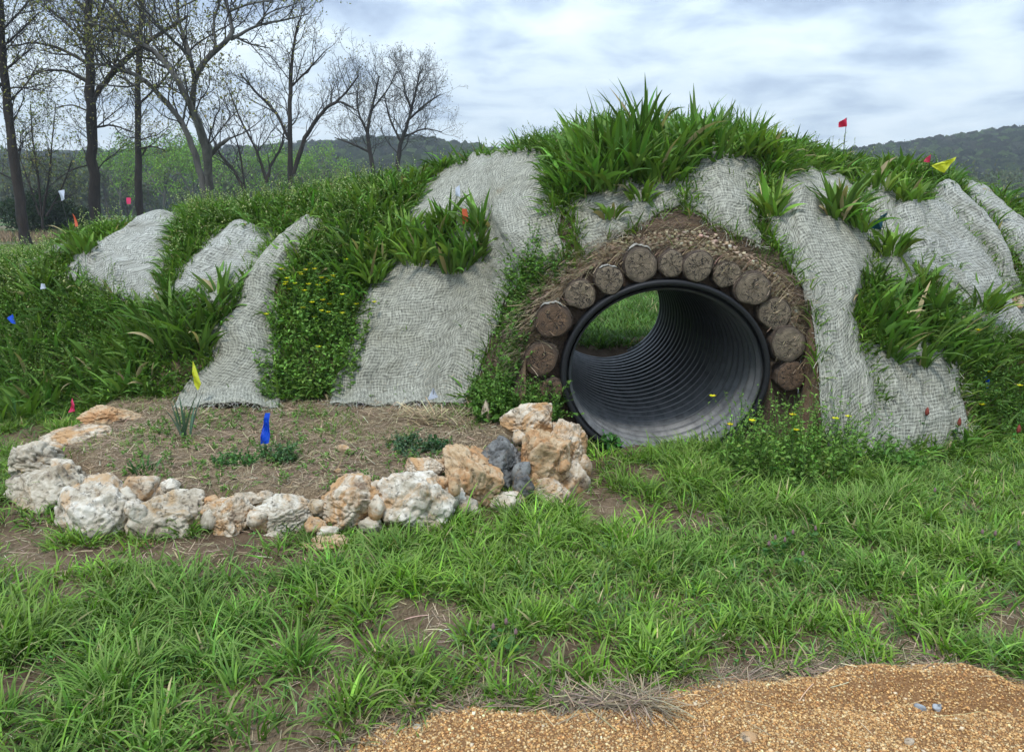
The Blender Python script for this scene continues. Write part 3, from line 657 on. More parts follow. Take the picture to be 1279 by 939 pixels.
x, y = lawnpts(6500, .9)             # finer, bluish grass
clumps(acc, x, y, 14, .06, .15, .005, G_BLUE, 1.3, (.4, 1.9), 5, 'grass', v=.25, dry=.06)
x, y = lawnpts(90000, 1.0)           # short undergrowth
n = len(x); blades(acc, np.stack([x, y, height(x, y)-.005], -1), U(0, 6.28, n), U(.03, .09, n), U(.003, .006, n), U(.1, 1.2, n), U(.2, 1.2, n), cvar(G_MID, n, .3, .12), 4)
# long arching blades
x, y = lawnpts(700, .8); clumps(acc, x, y, 6, .03, U(.2, .32, len(x)), .0075, G_MID, .9, (.6, 1.9), 7, 'grass', fold=.25, dry=.02)
tag(acc.build('lawn_grass', M['leaf']), 'thick green tufted grass in the foreground', 'grass', kind='stuff')
# leafy ground weeds in the lawn
def weeds(acc, x, y, H, nl, ls, base, lean=.5, stemc=(.07,.13,.03), z=None, kind='oval', spread=1., lw=.5, flower=None, fcol=(.8,.62,.02), fs=.008, facc=None, K=5):
    n = len(x); z = height(x, y)-.005 if z is None else z
    L = H*U(.6, 1.1, n); C = blades(acc, np.stack([x, y, z], -1), U(0, 6.28, n), L, np.full(n, .003), np.abs(rng.normal(0, lean, n)), U(-.2, .8, n), cvar(stemc, n, .2), 5, 'straw')
    t = U(.12, 1, (n, nl)); i0 = np.minimum((t*4).astype(int), 3); f_ = (t*4-i0)[..., None]
    ar = np.arange(n)[:, None]; Pp = C[ar, i0]*(1-f_)+C[ar, i0+1]*f_; m_ = n*nl
    sz = (ls*U(.5, 1.3, (n, nl))*(1.25-.7*t)).ravel()
    blades(acc, Pp.reshape(-1, 3), U(0, 6.28, m_), sz, sz*lw, U(.5, 1.7, m_), U(-.3, 1.1, m_), cvar(base, m_, .22)*np.repeat(np.exp(rng.normal(0, .12, n)), nl)[:, None], 4, kind, .25)
    if flower:
        for tp in C[rng.random(n) < flower, -1][:90]:
            A_ = Acc(); blades(A_, np.repeat(tp[None], 6, 0), np.arange(6)*1.047+rng.random(), np.full(6, fs), np.full(6, fs*.9), np.full(6, 1.0), np.full(6, .3), cvar(fcol, 6, .08), 3, 'oval', 0, .1); facc.append(A_)
    return C
acc = Acc(); x, y = lawnpts(8000, .7); weeds(acc, x, y, .07, 9, .020, (.075,.19,.04), .9)
x, y = lawnpts(500, .6); k = (x > .5); weeds(acc, x[k], y[k], .12, 12, .026, (.085,.20,.045), .5)
tag(acc.build('lawn_weeds', M['leaf']), 'low leafy weeds between the grass tufts', 'weeds', kind='stuff')

# bed sparse sprouts + straw ------------------------------------------------
def bedpts(n):
    x = U(-2.8, .35, n); y = U(3.55, 5.45, n); k = (bedmask(x, y) > .6) & (y < foot(x)+.12); return x[k], y[k]
def straws(acc, x, y, L, W=.0022, base=(.36,.28,.17), dz=.006, lean=(1.3, 1.62), z=None, cv=.35):
    n = len(x); z = height(x, y) if z is None else z
    blades(acc, np.stack([x, y, z+U(0, dz, n)], -1), U(0, 6.28, n), L*U(.3, 1.2, n), W*U(.6, 1.4, n), U(*lean, n), U(-.25, .5, n), cvar(base, n, cv), 4, 'straw', 0, .3)
acc = Acc(); x, y = bedpts(10500); straws(acc, x, y, .085, dz=.018)
x, y = bedpts(5000); straws(acc, x, y, .07, base=(.20,.14,.085), dz=.02)
q = cast(np.array([530.]), np.array([525.]))[0]; n = 420; straws(acc, q[0]+rng.normal(0, .12, n), q[1]+rng.normal(0, .05, n), .14, .0028, (.42,.33,.19), .05, (.9, 1.6))
tag(acc.build('straw_mulch', M['dry']), 'dry straw strewn over the planting bed', 'straw', kind='stuff')
acc = Acc(); n = 40000; x = U(-3.2, 4.2, n); y = U(1.5, 5.3, n); px, py = project(np.stack([x, y, 0*x], -1)); gd = gravd(x, y)
k = (bedmask(x, y) < .2) & (y < foot(x)) & (gd < .01) & ~inpipe(x, y) & (rng.random(n) < .2+.8*bare(px, py)); straws(acc, x[k], y[k], .085, .0022, (.36,.28,.17))
n = 2600; x = U(-.7, 2.2, n); y = grav_edge(x)+rng.normal(.02, .035, n); k = y > 1.4; straws(acc, x[k], y[k], .10, .002, (.24,.18,.11), .012, (1.4, 1.62))
n = 600; a = U(0, 1, n); x = .13+a*.33+rng.normal(0, .02, n); y = grav_edge(x)+.04-a*.16+rng.normal(0, .018, n); straws(acc, x, y, .13, .0025, (.24,.18,.11), .03)
n = 60; x = U(0, 1.9, n); y = grav_edge(x)-U(.02, .35, n); straws(acc, x, y, .12, .002, (.5,.38,.22), .01, (1.5, 1.58))
tag(acc.build('dead_grass', M['dry']), 'dead tan grass stems matted among the living tufts', 'dead grass', kind='stuff')
acc = Acc(); x, y = bedpts(900); k = rng.random(len(x)) < sstep(-.1, .6, n2(x, y, 2.5, 2, 91)); clumps(acc, x[k], y[k], 9, .03, .085, .0035, G_MID, 1.2)
x, y = bedpts(1500); k = n2(x, y, 2.4, 2, 95) > .12; weeds(acc, x[k], y[k], .07, 14, .020, (.13,.24,.05), 1.0)
tag(acc.build('bed_sprouts', M['leaf']), 'sparse green sprouts in the straw of the bed', 'sprouts', kind='stuff')

# ------------------------------------------------------------------ mound vegetation (uncounted)
def moundpts(n, xr=(-7, 6.5), yr=(4.4, 8.2)):
    x = U(*xr, n); y = U(*yr, n); k = (y > foot(x)-.05) & (Hx(x) > .05)
    x, y = x[k], y[k]; om, px, py = onmat(x, y)
    z = height(x, y)
    col_ = (np.sqrt(((x-XC)/1.25)**2+((z-ZC)/1.15)**2) < 1.03) & (y < 6)
    k = ~om & ~col_ & ~inpipe(x, np.where(y < YM, y, 0)) & ~((np.abs(x-XC) < CW) & (y < YM+.02))
    return x[k], y[k], px[k], py[k]
acc = Acc()
x, y, px, py = moundpts(30000); k = ((px > 500) | (rng.random(len(px)) < .75)) & ~((px > 1040) & (py > 235) & (py < 400) & (rng.random(len(px)) < .6)); x, y, px, py = x[k], y[k], px[k], py[k]
hh = .13+.10*sstep(-.5, .8, n2(x, y, 1.3, 2, 61)); top = sstep(6.0, 6.9, y)
hh = hh*np.where((px > 330) & (px < 690) & (top > .4), .8, 1)
clumps(acc, x, y, 13, .06, hh, .010, G_MID, 1.1, (.3, 1.7), 5, 'grass', v=.28, dry=.02)
x, y, px, py = moundpts(9000, (.5, 1.9), (6.2, 7.3)); k = rng.random(len(x)) < .022; clumps(acc, x[k], y[k], 7, .05, .40, .02, G_DARK, .35, (.0, .8), 6, 'lance', fold=.3, v=.22, cv=.2)
x, y, px, py = moundpts(9000); clumps(acc, x, y, 12, .06, .27, .019, G_DARK, 1.0, (.4, 1.8), 6, 'lance', fold=.3, v=.22, cv=.25)
tag(acc.build('mound_grass', M['leaf']), 'tangled green grass covering the mound between the mats', 'grass', kind='stuff')
acc = Acc()
x, y, px, py = moundpts(11000); k = (px < 470) | (px > 1150) | ((px > 590) & (px < 700)) | (rng.random(len(px)) < .35)
weeds(acc, x[k], y[k], .24, 22, .024, (.135,.245,.045), .5)
x, y, px, py = moundpts(16000, (-6.5, 6), (5.9, 7.6)); k = ((px < 500) & (rng.random(len(px)) < .22+.5*(n2(x, y, 1.5, 2, 66) > .1))) | (rng.random(len(px)) < .04)
weeds(acc, x[k], y[k], .30, 26, .016, (.40,.46,.20), .35, kind='oval', lw=.8)
for pl in POLY:      # shoots along the mat edges and through the netting
    e_ = np.array(pl+[pl[0]], float); sg = rng.integers(0, len(pl), 60*len(pl)//6); t_ = rng.random(len(sg))[:, None]; q_ = e_[sg]*(1-t_)+e_[sg+1]*t_+rng.normal(0, 3, (len(sg), 2)); p_ = cast(q_[:, 0], q_[:, 1])
    k = (p_[:, 2] > .3); p_ = p_[k]; clumps(acc, p_[:, 0], p_[:, 1], 9, .03, .17, .010, G_MID, 1.1, (.2, 1.6))
    c_ = np.array(pl, float); q_ = np.stack([U(c_[:, 0].min(), c_[:, 0].max(), 60), U(c_[:, 1].min(), c_[:, 1].max(), 60)], -1); q_ = q_[inpoly(q_[:, 0], q_[:, 1], pl)][:16]
    if len(q_): p_ = cast(q_[:, 0], q_[:, 1]); clumps(acc, p_[:, 0], p_[:, 1], 3, .02, .13, .007, G_MID, 1.1, (.2, 1.4), zs=p_[:, 2]+.05)
tag(acc.build('mound_weeds', M['leaf']), 'leafy pale green weeds on the mound', 'weeds', kind='stuff')
# behind the mound, seen through the pipe, and the field at the left
acc = Acc(); n = 2600; x = U(-.2, 2.6, n); y = 8.38+7.5*rng.random(n)**1.4; clumps(acc, x, y, 16, .07, .24, .014, (.09,.17,.035), 1.1, K=5, cv=.3)
n = 9000; y = 8+26*rng.random(n)**1.3; x = -y*.78+U(0, 1, n)*y*.62; k = (np.abs(x+0) > 0) & ((x < -5.5) | (y > 9.5)); clumps(acc, x[k], y[k], 8, .12, .16, .02, G_FRESH, 1.1, K=3, zs=np.where(y[k] < 15, 0, -.04))
n = 5000; y = 8+24*rng.random(n)**1.2; x = y*U(.5, .8, n); k = (x > 6.6) | (y > 9.5); clumps(acc, x[k], y[k], 8, .12, .14, .02, G_FRESH, 1.1, K=3, zs=np.full(k.sum(), -.02))
tag(acc.build('field_grass', M['leaf']), 'green meadow grass on the flat ground beyond the mound', 'grass', kind='stuff')
# collar: dry roots and pebbles above the logs
acc = Acc(); n = 6500; th = U(.02, 3.12, n); rr = .84+.15*rng.random(n)**1.8; x = XC+rr*np.cos(th)*1.02; z = ZC+rr*np.sin(th)*.98
y = np.full(n, YM-.05)
hs = height(x, np.full(n, YM+.02)); 
yy_ = YM+np.clip((z-hs)*.9, 0, .5)
on = z > hs; zz = np.where(on, height(x, yy_), z); yy_ = np.where(on, yy_, YM-.03*rng.random(n))
az = th+np.pi/2+rng.normal(0, .8, n); nb = n
Cc = np.stack([x, yy_-.01, zz+.012], -1)
L = U(.05, .19, n); blades(acc, Cc, np.where(np.cos(az) > 0, U(-.9, .1, n), U(3.0, 4.0, n)), L, U(.0012, .0028, n), np.where(rng.random(n) < .5, U(.9, 1.8, n), U(1.5, 2.5, n)), U(-.4, .8, n), cvar((.33,.25,.155), n, .4), 5, 'straw', 0, .3)
tag(acc.build('dry_roots', M['dry']), 'dry roots and straw hanging over the log arch', 'roots', kind='stuff')
def grains(acc, Pn, s, base, v=.3, level=None, pal=None):
    n = len(Pn); cube = np.array([[a, b_, c_] for a in (-1, 1) for b_ in (-1, 1) for c_ in (-1, 1)], float)*.62
    fc = np.array([[0,1,3,2],[4,6,7,5],[0,4,5,1],[2,3,7,6],[0,2,6,4],[1,5,7,3]])
    V = cube[None]*(1+rng.normal(0, .28, (n, 8, 3))); a = U(0, 6.28, n); ca, sa = np.cos(a)[:, None], np.sin(a)[:, None]
    V = np.stack([V[..., 0]*ca-V[..., 1]*sa, V[..., 0]*sa+V[..., 1]*ca, V[..., 2]*.8], -1)*s[:, None, None]+Pn[:, None]
    q = (fc[None]+(np.arange(n)*8)[:, None, None]).reshape(-1, 4)
    c = cvar(base, n, v) if pal is None else np.array(pal)[rng.integers(0, len(pal), n)]*np.exp(rng.normal(0, v, (n, 1)))
    acc.add(V, [q], np.repeat(np.clip(c, 0, .8), 8, 0))
acc = Acc(); n = 1300; th = U(.25, 2.9, n); rr = .85+.10*rng.random(n)**1.5; x = XC+rr*np.cos(th); z = ZC+rr*np.sin(th)*.98; hs = height(x, np.full(n, YM+.02)); yy_ = YM+np.clip((z-hs)*.9, 0, .3); on = z > hs
zz = np.where(on, height(x, yy_), z); grains(acc, np.stack([x, np.where(on, yy_, YM)-.015, zz+.004], -1), U(.004, .017, n)**1, (.50,.40,.27), .3)
tag(acc.build('arch_pebbles', M['grain']), 'cream pebbles packed in the soil over the logs', 'pebbles', kind='stuff')

# ------------------------------------------------------------------ gravel
acc = Acc(); n = 120000; x = U(-.75, 2.1, n); y = U(1.45, 2.75, n); gd = gravd(x, y); k = (gd > -.02) & (rng.random(n) < sstep(-.03, .05, gd)+.02) & (np.abs(x) < .75*y+.1); x, y = x[k], y[k]; n = len(x)
s = .0021+.0036*rng.random(n)**2.6
pal = [(.53,.305,.115),(.46,.245,.085),(.58,.37,.16),(.38,.185,.065),(.62,.45,.23),(.50,.285,.10)]
grains(acc, np.stack([x, y, height(x, y)+.3*s], -1), s, None, .2, pal=pal)
n = 600; x = U(-.5, 2.0, n); y = U(1.5, 2.65, n); k = (gravd(x, y) > 0) & (rng.random(n) < .4); x, y = x[k], y[k]; n = len(x); grains(acc, np.stack([x, y, height(x, y)+.003], -1), U(.004, .008, n), None, .2, pal=[(.66,.52,.34),(.62,.40,.2)])
tag(acc.build('path_gravel', M['grain']), 'orange decomposed granite gravel of the path', 'gravel', kind='stuff')
PEB = [(1150,887,9,'blue','left pale grey chip of the pair on the gravel'),(1170,886,8,'blue','right pale grey chip of the pair on the gravel'),(936,925,12,'cream','flat cream pebble near the bottom edge of the gravel'),(1136,928,8,'cream','small cream pebble by the bottom edge right of the flat one'),(868,922,4,'white','tiny white pebble on the gravel near the bottom'),(522,909,6,'white','white pebble at the left edge of the gravel path'),(1146,851,6,'white','small pale sliver in the gravel above the grey chips'),(1178,812,8,'grey','grey pebble at the upper gravel edge'),(1003,703,6,'white','white chip in the lawn right of the pipe')]
M['rk_pale'] = rockmat('pale_grey_chip', (.42,.44,.45), (.30,.32,.33), (.16,.17,.18), (.4,.4,.38), -.1)
for i, (px, py, r, mk, lab) in enumerate(PEB):
    c0 = cast(np.array([float(px)]), np.array([float(py)]))[0]; s = r/F*c0[1]*1.1; V, Fa = rockshape(300+i, 3, .5, 9); V = V*[s, s*.8, s*.65]
    if mk == 'blue': mk = 'pale'
    o = mesh('pebble', V, [Fa], M['rk_'+mk]); o.location = (c0[0], c0[1], c0[2]+s*.3); tag(o, lab, 'pebble', 'loose pebbles on the ground')

# ------------------------------------------------------------------ individual plants
def plant(name, px, py, label, cat, kind, h, n=30, sp=.05, W=.018, base=G_DARK, group=None, **kw):
    c0 = cast(np.array([float(px)]), np.array([float(py)]))[0]; acc = Acc(); one = np.array([c0[0]]); oy = np.array([c0[1]])
    fl = None
    zz_ = None
    for pl in POLY:
        if inpoly(np.array([float(px)]), np.array([float(py)]), pl)[0]: zz_ = np.array([c0[2]+.06])
    if kind == 'broad':
        clumps(acc, one, oy, n, sp, h, W, base, kw.get('lean', .85), kw.get('curl', (.1, 1.35)), 8, 'lance', fold=.32, v=.28, dry=.03, cv=.1, zs=zz_)
    elif kind == 'thin':
        clumps(acc, one, oy, n, sp, h, W, base, kw.get('lean', 1.1), kw.get('curl', (.2, 1.6)), 7, 'grass', fold=.2, v=.22, dry=.02, cv=.1, zs=zz_)
    elif kind == 'leafy':
        a = U(0, 6.28, n); r = sp*np.sqrt(rng.random(n)); x = c0[0]+np.cos(a)*r*kw.get('sx', 1); y = c0[1]+np.sin(a)*r*.7
        if kw.get('yellow'): fl = []
        weeds(acc, x, y, h, kw.get('nl', 26), kw.get('ls', .028), base, kw.get('lean', .5), flower=kw.get('yellow'), fs=.025, facc=fl)
    root = acc.build(name, M['leaf'], loc=tuple(c0)) if fl is None else empty(name, tuple(c0))
    if fl is not None:
        o = acc.build('foliage', M['leaf'], loc=tuple(c0)); o.location = (0, 0, 0); o.parent = root
        for f_ in fl:
            o = f_.build('flower', M['leaf'], loc=tuple(c0)); o.location = (0, 0, 0); o.parent = root
    tag(root, label, cat, group); return root
GB = 'broad bladed grass clumps on the mound'
BR = [ # px, py, h, n, spread, label
 (722,238,.34,34,.09,'dark blade clump at the left foot of the big ridge tangle'),(752,250,.34,40,.09,'blade clump hanging over the thin mat strip'),(785,232,.40,44,.10,'tall blade clump in the middle of the ridge tangle'),
 (805,195,.50,40,.09,'tallest spiky blade clump standing against the sky'),(762,205,.42,40,.1,'spiky blade clump on the skyline left of the tallest one'),(730,210,.34,34,.09,'blade clump on the skyline where the big tangle starts on the left'),
 (835,215,.40,44,.1,'blade clump on the skyline just right of the tallest one'),(868,200,.40,44,.1,'upright blade clump above the small mat over the arch'),(893,200,.34,34,.08,'last upright blade clump at the right end of the ridge tangle'),
 (820,240,.26,34,.08,'low blade clump above the soil on the left of the arch crown'),(800,262,.16,16,.06,'small sprout clump at the soil edge left of the arch crown'),(765,285,.15,14,.05,'small sprout clump on the soil above the white barked log'),(722,330,.14,12,.04,'small sprout clump between the mat corner and the arch'),
 (572,350,.36,60,.09,'big blade clump growing through the mats beside the orange flag'),(540,318,.30,40,.09,'blade clump left of the orange flag'),(603,300,.30,40,.08,'blade clump under the white flag near the ridge'),(505,310,.28,36,.09,'small blade clump left of the big clump on the mats'),
 (457,330,.32,40,.08,'blade clump above the yellow flowers to their right'),(432,350,.32,36,.08,'blade clump standing over the yellow flower patch'),(468,362,.28,26,.05,'blade clump at the upper left corner of the broad flat mat'),(440,305,.24,30,.08,'blade clump below the seeding weeds of the ridge'),
 (250,430,.36,44,.1,'big dark blade clump in the hollow left of the long mat'),(215,425,.34,40,.1,'dark blade clump left of the big hollow clump'),(275,390,.30,34,.08,'blade clump leaning on the upper long mat'),(175,430,.32,30,.1,'blade clump below the leftmost mat'),
 (475,258,.22,36,.14,'wide blade clump on the ridge above the mats'),(508,236,.20,34,.13,'low blade clump on the ridge left of the white flag'),(548,218,.16,20,.09,'low blade clump on the skyline above the white flag'),
 (963,280,.26,28,.045,'narrow bright blade clump in the slot between two mats'),(1045,285,.32,52,.07,'big dark blade clump on the mat left of the teal flag'),(1068,300,.24,26,.06,'blade clump just left of the teal flag'),
 (1118,225,.2,30,.1,'blade clump on the ridge left of the small pink flag'),(1090,248,.24,34,.1,'wide blade clump on the shoulder above the teal flag'),(1062,214,.18,26,.1,'blade clump on the skyline right of the pink flag'),(1130,262,.2,24,.09,'blade clump behind the ribbed pale mat'),
 (1110,330,.26,28,.06,'arching blade clump below the teal flag'),(1105,425,.36,44,.08,'long bladed clump at the left of the big right hand tangle'),(1140,432,.36,48,.1,'long bladed clump in the middle of the big right hand tangle'),(1178,425,.36,46,.1,'long bladed clump at the right of the big right hand tangle'),(1085,400,.26,18,.04,'few blades poking out at the left end of the right hand tangle'),
 (1160,388,.28,34,.1,'blade clump at the back of the right hand tangle'),(1215,440,.3,34,.1,'blade clump right of the right hand tangle'),(1225,400,.26,26,.09,'blade clump between the tangle and the ribbed mats'),
 (935,205,.26,34,.09,'blade clump on the skyline right above the arch'),(965,207,.26,34,.1,'bushy blade clump on the skyline left of the pink flag'),(1000,210,.22,30,.1,'bushy blade clump at the foot of the tall pink flag'),(1030,214,.2,28,.1,'blade clump just right of the tall pink flag'),
 (30,450,.34,34,.12,'blade clump below the small blue flag at the left edge'),(85,405,.32,30,.12,'blade clump left of the leftmost mat, level with its lower edge'),(125,470,.32,34,.12,'blade clump above the pink flag behind the rocks'),(60,510,.30,36,.12,'blade clump left of the pink flag behind the rocks'),
 (165,485,.30,34,.12,'blade clump above the rusty back rock of the border'),(20,525,.30,30,.12,'lowest blade clump at the left edge of the mound'),(110,325,.2,26,.1,'small blade clump on the top edge of the left mound tail'),(50,365,.26,28,.1,'blade clump by the tiny white flag at the left'),
 (265,268,.18,34,.14,'low blade clump on the ridge before the grey forked tree'),(315,262,.18,34,.14,'low blade clump on the ridge above the short wedged mat'),(370,264,.17,30,.13,'low blade clump on the ridge at the top of the long sloping mat'),(425,262,.2,34,.13,'low blade clump on the ridge below the two round crowned trees'),
 (560,300,.28,44,.1,'blade clump just under the white ridge flag'),(525,340,.28,40,.1,'blade clump over the top left corner of the broad flat mat'),(595,335,.30,40,.08,'right half of the big growth on the mats, beside the orange flag'),(490,330,.28,36,.1,'blade clump between the yellow flowers and the growth on the mats'),(375,345,.24,26,.1,'blade clump over the upper edge of the yellow flower patch')]
for (px, py, h, n, sp, lab) in BR:
    plant('grass_clump', px, py, lab, 'grass clump', 'broad', h*1.3, int(n*1.9), sp*1.3, .031, (.140,.235,.040) if h < .3 else (.105,.195,.036), GB)
for (px, py, h, n, sp, lab) in [(222,300,.26,60,.05,'thin dark tussock spilling over the leftmost mat'),(232,280,.24,50,.06,'thin dark tussock at the top right of the leftmost mat'),(328,300,.12,30,.03,'tiny thin tussock on the short wedged mat'),(955,330,.17,60,.06,'thin tussock on the soil right of the arch crown'),(990,328,.13,26,.05,'sparse thin tussock lying on the long mat right of the arch'),(1190,345,.15,40,.06,'thin tussock on the ribbed pale mat'),(575,215,.14,30,.06,'thin tussock on the skyline above the ridge mat'),(280,478,.08,20,.03,'tiny thin tussock low on the long mat')]:
    plant('grass_tussock', px, py, lab, 'grass tussock', 'thin', h, n, sp, .006, G_DARK, 'thin grass tussocks on the mats')
plant('leek_plant', 232, 545, 'grey green upright leek-like plant beside the yellow flag in the bed', 'plant', 'thin', .42, 11, .035, .017, (.075,.125,.085), lean=.35, curl=(0, .3))
plant('flowering_weed', 395, 455, 'yellow flowered leafy weed patch between the long mat and the broad flat mat', 'flowering weed', 'leafy', .36, 200, .38, base=(.16,.29,.055), yellow=.03, ls=.040, nl=18, lean=.35, group='yellow flowered weeds')
plant('flowering_weed', 400, 400, 'upper yellow flowered weed patch beside the long sloping mat', 'flowering weed', 'leafy', .30, 110, .22, base=(.115,.225,.042), yellow=.32, lean=.4, group='yellow flowered weeds')
plant('flowering_weed', 985, 592, 'yellow flowered leafy weed at the right foot of the pipe', 'flowering weed', 'leafy', .50, 230, .42, nl=20, base=(.15,.27,.05), yellow=.04, lean=.4, ls=.033, group='yellow flowered weeds')
plant('flowering_weed', 1230, 480, 'leafy weed mass at the right edge hiding a blue flag', 'flowering weed', 'leafy', .30, 150, .34, base=(.10,.195,.04), yellow=.02, lean=.45, group='yellow flowered weeds')
plant('leafy_weed', 618, 522, 'broad leaved weed clump at the foot of the flat mat', 'weed', 'leafy', .17, 40, .15, base=(.11,.22,.04), ls=.065, nl=12, lean=.9)
plant('leafy_weed', 655, 450, 'leafy weed climbing the gap between the flat mat and the arch logs', 'weed', 'leafy', .30, 190, .24, base=(.115,.225,.042), ls=.034, nl=20)
plant('leafy_weed', 632, 492, 'leafy weed filling the slope right of the flat mat above the stack of rocks', 'weed', 'leafy', .26, 150, .22, base=(.11,.22,.04), ls=.04, nl=16)
plant('leafy_weed', 668, 505, 'leafy weed at the foot of the two lowest left logs', 'weed', 'leafy', .24, 90, .16, base=(.10,.2,.04), ls=.034, nl=16)
plant('leafy_weed', 632, 440, 'tall leafy weed against the right edge of the flat mat, left of the middle logs', 'weed', 'leafy', .30, 130, .20, base=(.12,.23,.042), ls=.034, nl=18)
plant('leafy_weed', 650, 395, 'small leafy weed above the left end of the log arch', 'weed', 'leafy', .16, 40, .10, base=(.11,.22,.042), ls=.026, nl=20)
plant('leafy_weed', 348, 500, 'leafy weed at the bottom right corner of the long mat', 'weed', 'leafy', .2, 60, .14, base=(.12,.23,.045), ls=.024, nl=22)
plant('leafy_weed', 760, 562, 'small oval leaved weed at the left foot of the pipe', 'weed', 'leafy', .12, 18, .08, base=(.06,.17,.035), ls=.06, nl=7)
plant('leafy_weed', 1100, 590, 'leafy weed at the hem of the long mat right of the arch', 'weed', 'leafy', .22, 60, .25, base=(.11,.22,.042), ls=.045, nl=16)
plant('leafy_weed', 90, 440, 'pale bushy weed mass below the leftmost mat', 'weed', 'leafy', .35, 170, .42, base=(.17,.27,.06), ls=.02, nl=34)
plant('leafy_weed', 30, 470, 'bushy weed mass near the small blue flag at the left edge', 'weed', 'leafy', .35, 150, .45, base=(.12,.225,.04), ls=.025, nl=28)
plant('feathery_plant', 520, 562, 'feathery grey green herb in the middle of the bed', 'herb', 'leafy', .12, 60, .17, base=(.085,.15,.075), ls=.022, nl=30, lean=1.0)
plant('strawberry_plant', 555, 562, 'dark three leaved seedling beside the feathery herb', 'seedling', 'leafy', .10, 14, .07, base=(.03,.10,.03), ls=.05, nl=4, lean=.8)
plant('feathery_plant', 352, 575, 'small grey green herb right of the blue flag', 'herb', 'leafy', .12, 30, .1, base=(.08,.16,.06), ls=.03, nl=16, lean=.8)
plant('bed_weed', 290, 578, 'low green weed in the bed left of the blue flag', 'weed', 'leafy', .08, 40, .12, base=(.07,.17,.045), ls=.022, nl=20, lean=1.0)
plant('bed_weed', 180, 590, 'spiky green weed in the left part of the bed', 'weed', 'broad', .12, 24, .06, W=.012, base=(.06,.15,.04))
# clover heads and dead-nettle heads
def stalkflower(name, px, py, h, label, hc, cat, hs):
    c0 = cast(np.array([float(px)]), np.array([float(py)]))[0]; root = empty(name, tuple(c0)); tag(root, label, cat)
    acc = Acc(); z = np.zeros(1); blades(acc, np.zeros((1, 3)), z, np.array([h]), np.array([.004]), z+.08, z+.1, np.array([[.06,.13,.03]]), 5, 'straw')
    n = 9; blades(acc, np.stack([0*U(0, 1, n), 0*U(0, 1, n), U(.1, .85, n)*h], -1), U(0, 6.28, n), np.full(n, .03), np.full(n, .022), U(.8, 1.5, n), U(0, .6, n), cvar((.07,.18,.04), n, .15), 4, 'oval', .2)
    o = acc.build('stalk', M['leaf'], root)
    V, Fa = ICO[3]; V = V*(1+.25*fbm(V*6, 2, int(px)))[:, None]; taper = 1-.35*V[:, 2:3]; V = np.concatenate([V[:, :2]*taper*hs*.45, V[:, 2:]*hs], 1)+[h*.12, 0, h*.97+hs*.6]
    mesh('flower_head', V, [Fa], hc, root, smooth=True)
M['clover'] = plain('crimson_clover', (.20,.035,.02), .8); M['nettle'] = plain('dead_nettle', (.22,.13,.13), .8)
for px, py, h, lab in [(1147,560,.24,'tallest dark red clover head in front of the mat skirt'),(1190,560,.17,'short dark red clover head near the right hem of the mat skirt'),(1262,575,.2,'brownish red clover head by the right edge')]:
    stalkflower('clover', px, py, h, lab, M['clover'], 'clover', .026); 
for i, (px, py) in enumerate([(975,700),(955,705),(985,690),(997,718),(963,697),(1013,685),(1162,635),(1236,692),(1220,690),(1265,705),(612,815),(640,822),(628,808)]):
    lab = ['leftmost but one in the dead nettle patch right of centre','leftmost dead nettle of the patch right of centre','upper middle dead nettle of the patch right of centre','lowest dead nettle of the patch right of centre','small dead nettle behind the leftmost of its patch','right upper dead nettle of the patch right of centre','lone dead nettle below the mat skirt','middle dead nettle at the right edge of the lawn','left dead nettle at the right edge of the lawn','rightmost dead nettle near the frame edge','left dead nettle in the lawn above the gravel','right dead nettle in the lawn above the gravel','upper dead nettle in the lawn above the gravel'][i]
    stalkflower('dead_nettle', px, py, .10, lab, M['nettle'], 'dead nettle', .013)

